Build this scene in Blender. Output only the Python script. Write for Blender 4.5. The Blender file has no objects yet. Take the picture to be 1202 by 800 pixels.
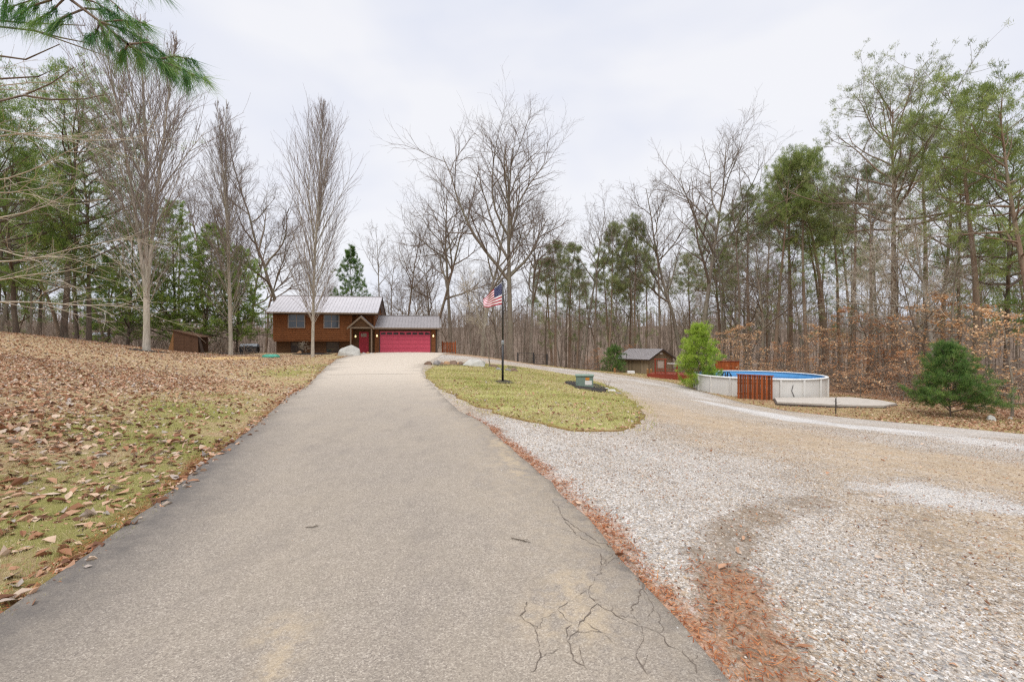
import bpy, math, random
import numpy as np
from mathutils import Vector, Matrix, Euler
from mathutils.geometry import delaunay_2d_cdt
R = math.radians
rng = np.random.default_rng(7)
random.seed(7)
scene = bpy.context.scene
COL = scene.collection
F = 534.0          # focal length in pixels of the 1202 px wide photograph
EYE = 1.6

# ------------------------------------------------------------------ colours / materials
def lin(h, k=1.0):
    h = h.lstrip('#'); o = []
    for i in (0, 2, 4):
        c = int(h[i:i+2], 16)/255
        o.append((c/12.92 if c <= .04045 else ((c+.055)/1.055)**2.4)*k)
    return tuple(o)+(1.0,)

class NT:
    def __init__(s, name):
        s.m = bpy.data.materials.new(name); s.m.use_nodes = True
        s.t = s.m.node_tree; s.n = s.t.nodes; s.l = s.t.links
        s.b = s.n['Principled BSDF']
        s.tc = s.n.new('ShaderNodeTexCoord')
    def new(s, t, **kw):
        n = s.n.new(t)
        for k, v in kw.items(): setattr(n, k, v)
        return n
    def link(s, a, b): s.l.new(a, b)
    def mapping(s, scale=(1,1,1), coord='Object'):
        m = s.new('ShaderNodeMapping'); m.inputs['Scale'].default_value = scale
        s.link(s.tc.outputs[coord], m.inputs['Vector']); return m.outputs['Vector']
    def noise(s, scale, detail=4, rough=.6, vec=None, dist=0):
        n = s.new('ShaderNodeTexNoise'); n.inputs['Scale'].default_value = scale
        n.inputs['Detail'].default_value = detail; n.inputs['Roughness'].default_value = rough
        n.inputs['Distortion'].default_value = dist
        s.link(vec or s.tc.outputs['Object'], n.inputs['Vector']); return n.outputs['Fac']
    def voronoi(s, scale, feature='F1', out='Distance', vec=None, rand=1):
        n = s.new('ShaderNodeTexVoronoi', feature=feature); n.inputs['Scale'].default_value = scale
        n.inputs['Randomness'].default_value = rand
        s.link(vec or s.tc.outputs['Object'], n.inputs['Vector']); return n.outputs[out]
    def ramp(s, fac, stops, interp='LINEAR'):
        n = s.new('ShaderNodeValToRGB'); r = n.color_ramp; r.interpolation = interp
        while len(r.elements) < len(stops): r.elements.new(.5)
        for e, (p, c) in zip(r.elements, stops):
            e.position = p; e.color = c if isinstance(c, tuple) else (c, c, c, 1)
        s.link(fac, n.inputs['Fac']); return n.outputs['Color']
    def mix(s, fac, a, b, mode='MIX'):
        n = s.new('ShaderNodeMix', data_type='RGBA', blend_type=mode)
        for sock, v in ((n.inputs['Factor'], fac), (n.inputs[6], a), (n.inputs[7], b)):
            if isinstance(v, (tuple, float, int)): sock.default_value = v
            else: s.link(v, sock)
        return n.outputs[2]
    def math(s, op, a, b=0.0, clamp=False):
        n = s.new('ShaderNodeMath', operation=op, use_clamp=clamp)
        for i, v in enumerate((a, b)):
            if isinstance(v, (float, int)): n.inputs[i].default_value = v
            else: s.link(v, n.inputs[i])
        return n.outputs[0]
    def attr(s, name, out='Color'):
        n = s.new('ShaderNodeAttribute', attribute_name=name); return n.outputs[out]
    def sep(s, c):
        n = s.new('ShaderNodeSeparateColor'); s.link(c, n.inputs[0]); return n.outputs
    def bump(s, h, strength=.5, dist=.01):
        n = s.new('ShaderNodeBump'); n.inputs['Strength'].default_value = strength
        n.inputs['Distance'].default_value = dist
        s.link(h, n.inputs['Height']); s.link(n.outputs['Normal'], s.b.inputs['Normal'])
    def color(s, c):
        if isinstance(c, tuple): s.b.inputs['Base Color'].default_value = c
        else: s.link(c, s.b.inputs['Base Color'])
    def rough(s, v, spec=.3):
        s.b.inputs['Roughness'].default_value = v
        s.b.inputs['Specular IOR Level'].default_value = spec

def simple(name, h, k=.8, var=.25, scale=6, rough=.7, bump=.2, bd=.01, stretch=(1,1,1), spec=.3, metal=0, tint=None):
    """one surface with noise variation around one colour"""
    t = NT(name); c = lin(h, k)
    v = t.mapping(stretch)
    f = t.noise(scale, 6, .65, v)
    lo = tuple(x*(1-var) for x in c[:3])+(1,); hi = tuple(min(1, x*(1+var)) for x in c[:3])+(1,)
    if tint: hi = lin(tint, k)
    t.color(t.ramp(f, [(.32, lo), (.68, hi)])); t.rough(rough, spec)
    t.b.inputs['Metallic'].default_value = metal
    if bump: t.bump(t.noise(scale*4, 5, .7, v), bump, bd)
    return t.m

M = {}
def bark(name, h1, h2, k=.8):
    t = NT(name); v = t.mapping((9, 9, 1.6))
    f = t.noise(1.6, 6, .7, v, .4); g = t.noise(.5, 3, .6)
    c = t.mix(t.ramp(f, [(.35, .0), (.65, 1.)]), lin(h1, k), lin(h2, k))
    c = t.mix(t.ramp(g, [(.45, .0), (.75, .6)]), c, lin('#8d9078', k))
    t.color(c); t.rough(.9, .15); t.bump(f, .8, .03); return t.m
M['bark_grey'] = bark('grey_bark', '#70655a', '#a29686', .88)
M['bark_brown'] = bark('brown_bark', '#63544a', '#94826f', .88)
M['bark_dark'] = bark('dark_pine_bark', '#50453d', '#7f6f63', .85)
M['bark_pine'] = bark('pine_bark', '#745f50', '#a38b76', .88)
M['bark_pale'] = bark('pale_smooth_bark', '#9b9284', '#cdc3b4', .9)
M['bark_white'] = bark('whitish_bark', '#a49c8e', '#d0c9bd')
M['twig'] = simple('bare_twigs', '#82756a', .88, .25, 3, .9, 0)
M['twig_mauve'] = simple('mauve_twigs', '#85776f', .88, .2, 3, .9, 0)
M['twig_pale'] = simple('pale_twigs', '#b5a996', .9, .2, 3, .9, 0)
M['twig_far'] = simple('distant_twigs', '#887869', .88, .3, .4, .95, 0)

def foliage_mat(name, stops, k=.8, transl=.35, rough=.6):
    t = NT(name); a = t.attr('col', 'Fac')
    n = len(stops)
    c = t.ramp(a, [(i/(n-1), lin(h, k)) for i, h in enumerate(stops)])
    t.color(c); t.rough(rough, .25)
    tr = t.new('ShaderNodeBsdfTranslucent'); t.link(c, tr.inputs['Color'])
    mx = t.new('ShaderNodeMixShader'); mx.inputs[0].default_value = transl
    t.link(t.b.outputs[0], mx.inputs[1]); t.link(tr.outputs[0], mx.inputs[2])
    t.link(mx.outputs[0], t.n['Material Output'].inputs['Surface']); return t.m
M['needle_pine'] = foliage_mat('pine_needles', ['#62723a', '#8a9a52', '#b2bc72'], .92)
M['needle_olive'] = foliage_mat('olive_pine_needles', ['#646e44', '#8c9660', '#b0b57c'], .92)
M['needle_green'] = foliage_mat('green_needles', ['#597434', '#7f9a48', '#a9b864'], .9)
M['needle_soft'] = foliage_mat('soft_green_needles', ['#64803a', '#8ca64c', '#b4c068'], .9)
M['needle_dark'] = foliage_mat('dark_green_needles', ['#456634', '#648644', '#8fa856'], .9)
M['needle_bright'] = foliage_mat('bright_green_needles', ['#7d9c34', '#a5c244', '#ccd96a'], .92)
M['needle_fore'] = foliage_mat('foreground_pine_needles', ['#35642e', '#5a8c46', '#a0b868'], .9)
M['leaf_rust'] = foliage_mat('rust_beech_leaves', ['#ad7145', '#d09a6a', '#e6c098'], .92)
M['leaf_tan'] = foliage_mat('pale_beech_leaves', ['#c4905e', '#deb486', '#efd3ac'], .92)
M['fallen'] = foliage_mat('fallen_leaves', ['#6a4936', '#96694c', '#b98a6a', '#cba384', '#dcc2a8', '#a89e96'], .86, .15, .8)
M['grass'] = foliage_mat('grass_blades', ['#9ea458', '#beb876', '#d3c48e', '#decfa6'], .85, .3, .8)
M['rustneedle'] = foliage_mat('fallen_pine_needles', ['#7c4326', '#a35f38', '#c48a5c'], .85, .1, .8)

# ------------------------------------------------------------------ mesh helpers
def npmesh(name, V, Fs, mat, parent=None, smooth=False, col=None, matidx=None, extra=None):
    me = bpy.data.meshes.new(name)
    if not isinstance(Fs, (list, tuple)): Fs = [Fs]
    Fs = [np.asarray(f, np.int32) for f in Fs if len(f)]
    V = np.asarray(V, np.float32)
    me.vertices.add(len(V)); me.vertices.foreach_set('co', V.ravel())
    idx = np.concatenate([f.ravel() for f in Fs])
    tot = np.concatenate([np.full(len(f), f.shape[1], np.int32) for f in Fs])
    st = np.concatenate([[0], np.cumsum(tot)[:-1]]).astype(np.int32)
    me.loops.add(len(idx)); me.loops.foreach_set('vertex_index', idx)
    me.polygons.add(len(tot)); me.polygons.foreach_set('loop_start', st)
    mats = mat if isinstance(mat, (list, tuple)) else [mat]
    for m in mats: me.materials.append(m)
    if matidx is not None: me.polygons.foreach_set('material_index', np.asarray(matidx, np.int32))
    me.update(calc_edges=True)
    me.polygons.foreach_set('use_smooth', np.full(len(tot), bool(smooth)))
    if col is not None:
        col = np.asarray(col, np.float32)
        if col.ndim == 1: col = np.stack([col]*3+[np.ones_like(col)], 1)
        a = me.color_attributes.new('col', 'FLOAT_COLOR', 'POINT'); a.data.foreach_set('color', col.ravel())
    for k, c in (extra or {}).items():
        a = me.color_attributes.new(k, 'FLOAT_COLOR', 'POINT'); a.data.foreach_set('color', np.asarray(c, np.float32).ravel())
    o = bpy.data.objects.new(name, me); COL.objects.link(o)
    if parent: o.parent = parent
    return o

def tag(o, label=None, cat=None, group=None, kind=None):
    for k, v in (('label', label), ('category', cat), ('group', group), ('kind', kind)):
        if v: o[k] = v
    return o
def empty(name, loc, label, cat, group=None, rz=0, sc=1):
    o = bpy.data.objects.new(name, None); COL.objects.link(o)
    o.empty_display_size = .3
    o.location = loc; o.rotation_euler = (0, 0, rz)
    o.scale = (sc, sc, sc) if not isinstance(sc, tuple) else sc
    return tag(o, label, cat, group)
def copy_tree(o, parent=None):
    c = o.copy(); COL.objects.link(c)
    if parent: c.parent = parent
    for ch in [x for x in bpy.data.objects if x.parent == o]: copy_tree(ch, c)
    return c

class MB:
    """collects boxes, prisms, tubes into one mesh"""
    def __init__(s): s.V = []; s.Q = []; s.mi = []
    def add(s, vs, fs, mi=0):
        b = len(s.V); s.V += [tuple(v) for v in vs]
        for f in fs: s.Q.append(tuple(b+i for i in f)); s.mi.append(mi)
    def box(s, x0, x1, y0, y1, z0, z1, mi=0):
        s.add([(x0,y0,z0),(x1,y0,z0),(x1,y1,z0),(x0,y1,z0),(x0,y0,z1),(x1,y0,z1),(x1,y1,z1),(x0,y1,z1)],
              [(0,3,2,1),(4,5,6,7),(0,1,5,4),(1,2,6,5),(2,3,7,6),(3,0,4,7)], mi)
    def prism(s, poly, axis, a0, a1, mi=0):
        """poly in the two other axes, extruded along axis"""
        n = len(poly); vs = []
        for a in (a0, a1):
            for (u, v) in poly: vs.append({'x': (a,u,v), 'y': (u,a,v), 'z': (u,v,a)}[axis])
        fs = [tuple(range(n))[::-1], tuple(range(n, 2*n))]+[(i, (i+1) % n, n+(i+1) % n, n+i) for i in range(n)]
        s.add(vs, fs, mi)
    def bar(s, p, q, w, h=None, mi=0):
        h = h or w; p = Vector(p); q = Vector(q); d = (q-p).normalized()
        up = Vector((0,0,1)) if abs(d.z) < .95 else Vector((0,1,0))
        a = d.cross(up).normalized(); b = a.cross(d)
        vs = [c+a*i*w/2+b*j*h/2 for c in (p, q) for (i, j) in ((-1,-1),(1,-1),(1,1),(-1,1))]
        s.add(vs, [(0,3,2,1),(4,5,6,7),(0,1,5,4),(1,2,6,5),(2,3,7,6),(3,0,4,7)], mi)
    def tube(s, pts, rad, n=8, mi=0):
        vs = []; m = len(pts)
        for i, p in enumerate(pts):
            p = Vector(p); d = (Vector(pts[min(i+1, m-1)])-Vector(pts[max(i-1, 0)])).normalized()
            up = Vector((0,0,1)) if abs(d.z) < .9 else Vector((1,0,0))
            a = d.cross(up).normalized(); b = a.cross(d); r = rad[i] if isinstance(rad, (list, tuple)) else rad
            vs += [p+(a*math.cos(6.28318*k/n)+b*math.sin(6.28318*k/n))*r for k in range(n)]
        fs = [(i*n+k, i*n+(k+1) % n, (i+1)*n+(k+1) % n, (i+1)*n+k) for i in range(m-1) for k in range(n)]
        fs += [tuple(range(n))[::-1], tuple((m-1)*n+k for k in range(n))]
        s.add(vs, fs, mi)
    def build(s, name, mat, parent=None, smooth=False, bevel=0):
        me = bpy.data.meshes.new(name); me.from_pydata(s.V, [], s.Q)
        for m in (mat if isinstance(mat, (list, tuple)) else [mat]): me.materials.append(m)
        me.polygons.foreach_set('material_index', s.mi)
        if smooth: me.polygons.foreach_set('use_smooth', [True]*len(s.Q))
        me.update(); o = bpy.data.objects.new(name, me); COL.objects.link(o)
        if parent: o.parent = parent
        if bevel:
            b = o.modifiers.new('bevel', 'BEVEL'); b.width = bevel; b.segments = 1; b.limit_method = 'ANGLE'
        return o

def rock_mesh(name, mat, sx, sy, sz, seed, parent=None, pts=26, sub=1):
    """irregular boulder: hull of random points, bevelled by subdivision"""
    import bmesh
    r = random.Random(seed); bm = bmesh.new()
    for i in range(pts):
        th = r.uniform(0, 6.283); z = r.uniform(-.35, 1); q = math.sqrt(max(0, 1-z*z)) if z > 0 else 1
        k = r.uniform(.8, 1.05)
        bm.verts.new((math.cos(th)*q*sx*k/2, math.sin(th)*q*sy*k/2, z*sz*k))
    bmesh.ops.convex_hull(bm, input=bm.verts[:])
    for v in [v for v in bm.verts if not v.link_faces]: bm.verts.remove(v)
    bmesh.ops.bevel(bm, geom=bm.edges[:], offset=min(sx, sy, sz)*.035, segments=1, affect='EDGES')
    me = bpy.data.meshes.new(name); bm.to_mesh(me); bm.free(); me.materials.append(mat)
    o = bpy.data.objects.new(name, me); COL.objects.link(o)
    if parent: o.parent = parent
    return o

# ------------------------------------------------------------------ terrain
def at(px, py, Y): return ((px-601)/F*Y, Y, EYE-(py-400)/F*Y)
CP = [(-2.95,2.62,0),(-3.36,4.13,0),(-4.27,6.89,0),(-7.13,15.8,0),(-12.6,32,.1),(.98,2.15,0),(.82,3.04,0),(.6,4.34,0),
 (-.03,6.73,0),(-.61,8.8,0),(-1.32,10.7,0),(-3.07,17.1,0),(-5.2,26.7,.08),(-6.1,40,.4),(-9,36,.28),
 (-.41,20,-.23),(3.0,19,-.37),(1.56,8.4,-.12),(7.4,38,-1.07),(3.2,42,-.72),(2.2,50,-1.05),(14.5,52,-2.1),(13,40,-1.85),
 (13.4,32,-1.93),(13.3,26,-1.98),(14.6,24,-2.08),(14.9,20,-1.85),(16.3,14.5,-1.4),(2.6,2.3,-.08),(5.7,5.1,-.28),(4.7,7.1,-.38),
 (8.1,17.4,-1.0),(19.2,27,-1.95),(17.4,32.3,-2.08),(21.1,21.8,-2.0),(20,31,-2.1),(20,40,-2.3),(30,30,-2.4),(32,18,-2.2),(25,60,-3.4),(45,40,-3.2),(14,8,-.9),(12,2,-.5),
 (-28,25,2.0),(-22.5,28,.97),(-6.6,5.9,.42),(-9.5,8.5,.72),(-31.5,32,1.78),(-40,36,1.9),(-50,45,1.3),(-24.3,38,.46),(-30,42,.7),(-33,50,.2),
 (-22,42,.5),(-15,43,.45),(-7,44.6,.42),(-4.5,49,.05),(-22,60,-.8),(-5,62,-2.2),(10,66,-3.2),(-40,20,3.0),(-18,14,1.25),(-25,10,2.0),(-12,2,.9),
 (-15,25,.38),(-2.2,28,.02),(0,34,-.25),(-16,34,.3),(0,-6,0),(-8,-6,.5),(10,-6,-.4),(-40,0,3),(40,0,-2),(60,60,-4.5),(-60,60,-1.5)]
_cp = np.array(CP, float); SC = 20.0
def _tps_fit():
    P = _cp[:, :2]/SC; n = len(P)
    d2 = ((P[:, None]-P[None])**2).sum(-1); K = .5*d2*np.log(d2+1e-12)
    K += np.eye(n)*2e-3
    Q = np.hstack([np.ones((n, 1)), P])
    A = np.block([[K, Q], [Q.T, np.zeros((3, 3))]])
    return np.linalg.solve(A, np.concatenate([_cp[:, 2], np.zeros(3)]))
_w = _tps_fit()
def ss(a, b, x):
    t = np.clip((x-a)/(b-a), 0, 1); return t*t*(3-2*t)
def height(x, y):
    x = np.atleast_1d(np.asarray(x, float)); y = np.atleast_1d(np.asarray(y, float))
    out = np.empty(len(x))
    for s in range(0, len(x), 20000):
        X = x[s:s+20000]/SC; Y = y[s:s+20000]/SC
        r = np.hypot(X*SC, Y*SC); lim = 85.0/SC
        k = np.minimum(1, lim/np.maximum(np.hypot(X, Y), 1e-6)); X1 = X*k; Y1 = Y*k
        d2 = (X1[:, None]-_cp[None, :, 0]/SC)**2+(Y1[:, None]-_cp[None, :, 1]/SC)**2
        z = (.5*d2*np.log(d2+1e-12))@_w[:-3]+_w[-3]+_w[-2]*X1+_w[-1]*Y1
        z = np.clip(z, -5, 4.5)
        yy = Y*SC; xx = X*SC
        hill = -5+6*ss(95, 170, r)+9*ss(150, 330, r)+(1.6*np.sin(xx*.021+1)+1.3*np.sin(xx*.047+yy*.01)+.6*np.sin(xx*.11+yy*.05))*ss(80, 140, r)
        t = ss(60, 100, r); z = z*(1-t)+hill*t
        out[s:s+20000] = z
    return out
def hz(x, y): return float(height([x], [y])[0])
def gp(px, py):
    """where the sight line through a photo pixel meets the terrain"""
    dy = -(py-400)/F; dx = (px-601)/F
    Y = np.concatenate([np.arange(.8, 30, .05), np.arange(30, 120, .2)])
    z = height(dx*Y, Y); l = EYE+dy*Y
    i = np.argmax(l <= z)
    if l[i] > z[i]: i = len(Y)-1
    if i > 0:
        a = l[i-1]-z[i-1]; b = l[i]-z[i]; t = a/(a-b+1e-9); y = Y[i-1]+(Y[i]-Y[i-1])*t
    else: y = Y[0]
    return (dx*y, y)

def inside(poly, x, y):
    p = np.asarray(poly, float); c = np.zeros(len(x), bool); j = len(p)-1
    for i in range(len(p)):
        xi, yi = p[i]; xj, yj = p[j]
        m = (yi > y) != (yj > y)
        c ^= m & (x < (xj-xi)*(y-yi)/((yj-yi) if yj != yi else 1e-9)+xi); j = i
    return c
def dpoly(line, x, y):
    """distance to a polyline"""
    d = np.full(len(x), 1e9); L = np.asarray(line, float)
    for a, b in zip(L[:-1], L[1:]):
        ab = b-a; t = np.clip(((x-a[0])*ab[0]+(y-a[1])*ab[1])/max(ab@ab, 1e-9), 0, 1)
        d = np.minimum(d, np.hypot(x-a[0]-t*ab[0], y-a[1]-t*ab[1]))
    return d
def wob(x, y, s, seed=0):
    r = np.random.default_rng(seed); v = 0
    for k in range(6):
        a = r.uniform(0, 6.28); f = s*(1.7**(k % 4))*r.uniform(.8, 1.2)
        v = v+np.sin((x*np.cos(a)+y*np.sin(a))*f+r.uniform(0, 6.28))/(1.3**(k % 4))
    return v/3
def smooth_line(pts, step, rough=0, seed=1, closed=False):
    """Catmull-Rom through pts, resampled; step grows with distance from the camera"""
    P = [np.array(p, float) for p in pts]; out = []; r = np.random.default_rng(seed)
    n = len(P); rg = range(n) if closed else range(n-1)
    for i in rg:
        p0 = P[(i-1) % n] if closed or i > 0 else P[i]; p1 = P[i]; p2 = P[(i+1) % n]
        p3 = P[(i+2) % n] if closed or i+2 < n else p2
        d = np.linalg.norm(p2-p1); s = step*max(1, np.linalg.norm((p1+p2)/2)/8); m = max(1, int(d/s))
        for k in range(m):
            t = k/m
            out.append(.5*((2*p1)+(-p0+p2)*t+(2*p0-5*p1+4*p2-p3)*t*t+(-p0+3*p1-3*p2+p3)*t**3))
    if not closed: out.append(P[-1])
    out = np.array(out)
    if rough:
        amp = rough*np.maximum(1, np.hypot(out[:, 0], out[:, 1])/25)**.5
        out = out+r.normal(0, 1, out.shape)*amp[:, None]*.5
        out += np.stack([wob(out[:, 0], out[:, 1], 3, seed), wob(out[:, 0], out[:, 1], 3.3, seed+1)], 1)*rough
    return out
LV = [(0, 9, .16), (9, 24, .5), (24, 60, 1.5), (60, 130, 5), (130, 420, 14)]
def gridpts(x0, x1, y0, y1, levels=LV):
    xs = []; 
    for (a, b, h) in levels:
        gx, gy = np.meshgrid(np.arange(x0, x1, h), np.arange(y0, y1, h))
        gx = gx.ravel()+rng.uniform(-.2, .2, gx.size)*h; gy = gy.ravel()+rng.uniform(-.2, .2, gy.size)*h
        r = np.hypot(gx, gy); m = (r >= a) & (r < b); xs.append(np.stack([gx[m], gy[m]], 1))
    return np.concatenate(xs)
def drape(name, outline, off, mat, masks=None, skirt=.05, levels=LV):
    """a sheet following the terrain inside an outline, with its edge turned down"""
    ol = np.asarray(outline, float)
    g = gridpts(ol[:, 0].min(), ol[:, 0].max(), ol[:, 1].min(), ol[:, 1].max(), levels)
    g = g[inside(ol, g[:, 0], g[:, 1])]
    n = len(ol); verts = [Vector(p) for p in np.concatenate([ol, g]).tolist()]
    co, ed, fa, ov, oe, of = delaunay_2d_cdt(verts, [], [list(range(n))], 1, 1e-5)
    V = np.array([[v.x, v.y] for v in co]); z = height(V[:, 0], V[:, 1])+off
    V3 = np.column_stack([V, z]); T = np.array([f for f in fa if len(f) == 3], np.int32)
    # winding up
    a, b, c = V[T[:, 0]], V[T[:, 1]], V[T[:, 2]]
    neg = ((b-a)[:, 0]*(c-a)[:, 1]-(b-a)[:, 1]*(c-a)[:, 0]) < 0
    T[neg] = T[neg][:, ::-1]
    E = np.concatenate([T[:, [0, 1]], T[:, [1, 2]], T[:, [2, 0]]])
    key = E.min(1).astype(np.int64)*10**7+E.max(1); u, inv, cnt = np.unique(key, return_inverse=True, return_counts=True)
    B = E[cnt[inv] == 1]; nb = len(V3)
    V3 = np.concatenate([V3, V3-[0, 0, skirt+off]])
    Q = np.stack([B[:, 1], B[:, 0], B[:, 0]+nb, B[:, 1]+nb], 1)
    ex = masks(V3[:, 0], V3[:, 1]) if masks else None
    o = npmesh(name, V3, [T, Q], mat, smooth=True, extra=ex)
    o['kind'] = 'structure'
    return o
# ------------------------------------------------------------------ trees
def nrm(v): return v/np.maximum(np.linalg.norm(v, axis=-1, keepdims=True), 1e-9)
def tubes(lines, sides):
    """lines: list of (pts, radii); batches by point count -> V, quads"""
    Vs, Fs, base = [], [], 0; by = {}
    for p, r in lines: by.setdefault(len(p), []).append((p, r))
    for n, L in by.items():
        P = np.array([l[0] for l in L]); Rr = np.array([l[1] for l in L]); m = len(L)
        T = np.empty_like(P); T[:, 1:-1] = P[:, 2:]-P[:, :-2]; T[:, 0] = P[:, 1]-P[:, 0]; T[:, -1] = P[:, -1]-P[:, -2]
        T = nrm(T); D = nrm(P[:, -1]-P[:, 0])
        ref = np.where(np.abs(D[:, 2:3]) < .8, [[0, 0, 1.]], [[1., 0, 0]])
        A = nrm(np.cross(T, ref[:, None, :])); Bv = np.cross(A, T)
        th = np.arange(sides)*2*np.pi/sides
        V = P[:, :, None, :]+Rr[:, :, None, None]*(A[:, :, None, :]*np.cos(th)[:, None]+Bv[:, :, None, :]*np.sin(th)[:, None])
        idx = base+np.arange(m*n*sides).reshape(m, n, sides)
        a = idx[:, :-1]; b = idx[:, 1:]
        q = np.stack([a, np.roll(a, -1, 2), np.roll(b, -1, 2), b], -1).reshape(-1, 4)
        Vs.append(V.reshape(-1, 3)); Fs.append(q); base += m*n*sides
    return np.concatenate(Vs), np.concatenate(Fs)
def perp(d, r):
    a = np.cross(d, [0, 0, 1.] if abs(d[2]) < .95 else [1., 0, 0]); a /= np.linalg.norm(a)
    b = np.cross(d, a); th = r.uniform(0, 6.283); return a, b, th
def grow(r, spec, p, d, L, rad, lvl=0, out=None, z0=0):
    if out is None: out = [[] for _ in spec]
    s = spec[lvl]; n = s['n']; st = L/n; pts = [np.array(p, float)]; d = np.array(d, float)
    for i in range(n):
        d = d+r.normal(0, 1, 3)*s.get('wob', .1); d[2] += s.get('up', 0); d /= np.linalg.norm(d)
        pts.append(pts[-1]+d*st)
    pts = np.array(pts); t = np.linspace(0, 1, n+1)
    radii = rad*(1-(1-s.get('end', .25))*t**s.get('tp', 1))
    if lvl == 0: radii[0] *= s.get('flare', 1.25)
    rm = s.get('rmin', 0)
    radii = np.maximum(radii, rm)
    out[lvl].append((pts, radii))
    if lvl+1 < len(spec):
        c = spec[lvl+1]; k = c['k']; k = int(k*L/c['per']) if 'per' in c else k
        k = max(1, int(k*r.uniform(.85, 1.15)))
        az = r.uniform(0, 6.28)
        for i in range(k):
            t0, t1 = c.get('t', (.3, 1)); tt = t0+(t1-t0)*((i+r.uniform(0, 1))/k)**c.get('tpow', 1)
            tt = min(tt, .985)
            f = tt*n; j = min(int(f), n-1); q = pts[j]+(pts[j+1]-pts[j])*(f-j)
            dd = nrm(pts[j+1]-pts[j]); a, b, _ = perp(dd, r); az += 2.4+r.normal(0, .5)
            an = c['ang']; an = an(tt) if callable(an) else an
            an = R(an*r.uniform(.8, 1.2))
            nd = dd*math.cos(an)+(a*math.cos(az)+b*math.sin(az))*math.sin(an)
            if c.get('flat'): nd[2] *= 1-c['flat']; nd /= np.linalg.norm(nd)
            ln = c['len']; ln = ln(tt) if callable(ln) else ln
            ln = ln*L*r.uniform(.7, 1.25)
            rr = min((radii[j]+(radii[j+1]-radii[j])*(f-j))*.85, max(c.get('rk', .018)*ln, .004))
            grow(r, spec, q, nd, ln, rr, lvl+1, out)
    return out
def needles(r, C, D, m, ln, w, spread, jit=.05, flat=0):
    n = len(C); C = np.repeat(C, m, 0); Dd = np.repeat(D, m, 0)
    d = nrm(Dd+r.normal(0, spread, (n*m, 3))); 
    if flat: d[:, 2] *= 1-flat
    d = nrm(d)
    b = C+r.normal(0, jit, (n*m, 3)); l = ln*r.uniform(.7, 1.2, (n*m, 1))
    s = nrm(np.cross(d, r.normal(0, 1, (n*m, 3))))*w/2
    V = np.stack([b-s, b+s, b+d*l], 1).reshape(-1, 3)
    c = np.repeat(np.clip(np.repeat(r.uniform(.1, .9, n), m)+r.normal(0, .15, n*m), 0, 1), 3)
    return V, np.arange(len(V)).reshape(-1, 3), c
def leaves(r, C, size, up=.5):
    n = len(C); a = nrm(r.normal(0, 1, (n, 3))*[1, 1, up]); b = nrm(np.cross(a, r.normal(0, .5, (n, 3))+[0, 0, 1])); s = size*r.uniform(.6, 1.3, (n, 1))
    V = np.stack([C-a*s, C-b*s*.5, C+a*s, C+b*s*.5], 1).reshape(-1, 3)
    return V, np.arange(len(V)).reshape(-1, 4), np.repeat(r.uniform(0, 1, n), 4)
def along(lines, step, r, t0=.3):
    C, D = [], []
    for p, rr in lines:
        L = np.linalg.norm(p[-1]-p[0]); k = max(1, int(L/step))
        for i in range(k):
            t = t0+(1-t0)*(i+1)/k; f = t*(len(p)-1); j = min(int(f), len(p)-2)
            C.append(p[j]+(p[j+1]-p[j])*(f-j)); D.append(nrm(p[j+1]-p[j]))
    return np.array(C), np.array(D)

def tree_object(name, out, trunk_mat, twig_mat, wood_levels=2, fol=None, fol_mat=None, crown_name='crown', label='', cat='tree', group=None, sides=(10, 5, 4, 3, 3)):
    root = empty(name, (0, 0, 0), label, cat, group)
    Vs, Fs, b = [], [], 0
    for l in range(min(wood_levels, len(out))):
        if out[l]:
            v, f = tubes(out[l], sides[l]); Vs.append(v); Fs.append(f+b); b += len(v)
    npmesh('trunk', np.concatenate(Vs), np.concatenate(Fs), trunk_mat, root, True)
    Vs, Fs, b = [], [], 0
    for l in range(wood_levels, len(out)):
        if out[l]:
            v, f = tubes(out[l], sides[l]); Vs.append(v); Fs.append(f+b); b += len(v)
    if Vs: npmesh('branches' if fol is not None else crown_name, np.concatenate(Vs), np.concatenate(Fs), twig_mat, root)
    if fol is not None: npmesh('foliage' if fol is not None else crown_name, fol[0], fol[1], fol_mat, root, col=fol[2])
    return root

def bare(seed, H, t0=.45, nl=11, ang=42, ll=.36, mat='bark_grey', tw='twig', rk=.013, wobt=.04, dens=1., up=.06, lean=0, rmin=.0078, fine=True):
    r = np.random.default_rng(seed)
    spec = [dict(n=12, wob=wobt, end=.12, tp=.9, flare=1.35),
            dict(n=7, k=nl, t=(t0, .97), ang=lambda t: ang*(1.15-.5*(t-t0)), len=lambda t: ll*(1.15-.75*(t-t0)/(1-t0)), wob=.13, up=up, rk=.026, end=.2),
            dict(n=4, k=int(9*dens), t=(.18, 1), ang=40, len=.42, wob=.15, up=.06, rk=.017, end=.3, rmin=rmin),
            dict(n=3, k=int(7*dens), t=(.15, 1), ang=38, len=.45, wob=.15, up=.05, rk=.014, end=.4, rmin=rmin*.85)]
    if fine: spec.append(dict(n=2, k=4, t=(.2, 1), ang=35, len=.5, wob=.12, up=.05, rk=.01, end=.5, rmin=rmin*.7))
    out = grow(r, spec, (0, 0, -.3), nrm(np.array([lean, 0, 1.])), H, H*rk)
    return dict(out=out, trunk_mat=M[mat], twig_mat=M[tw])
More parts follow.
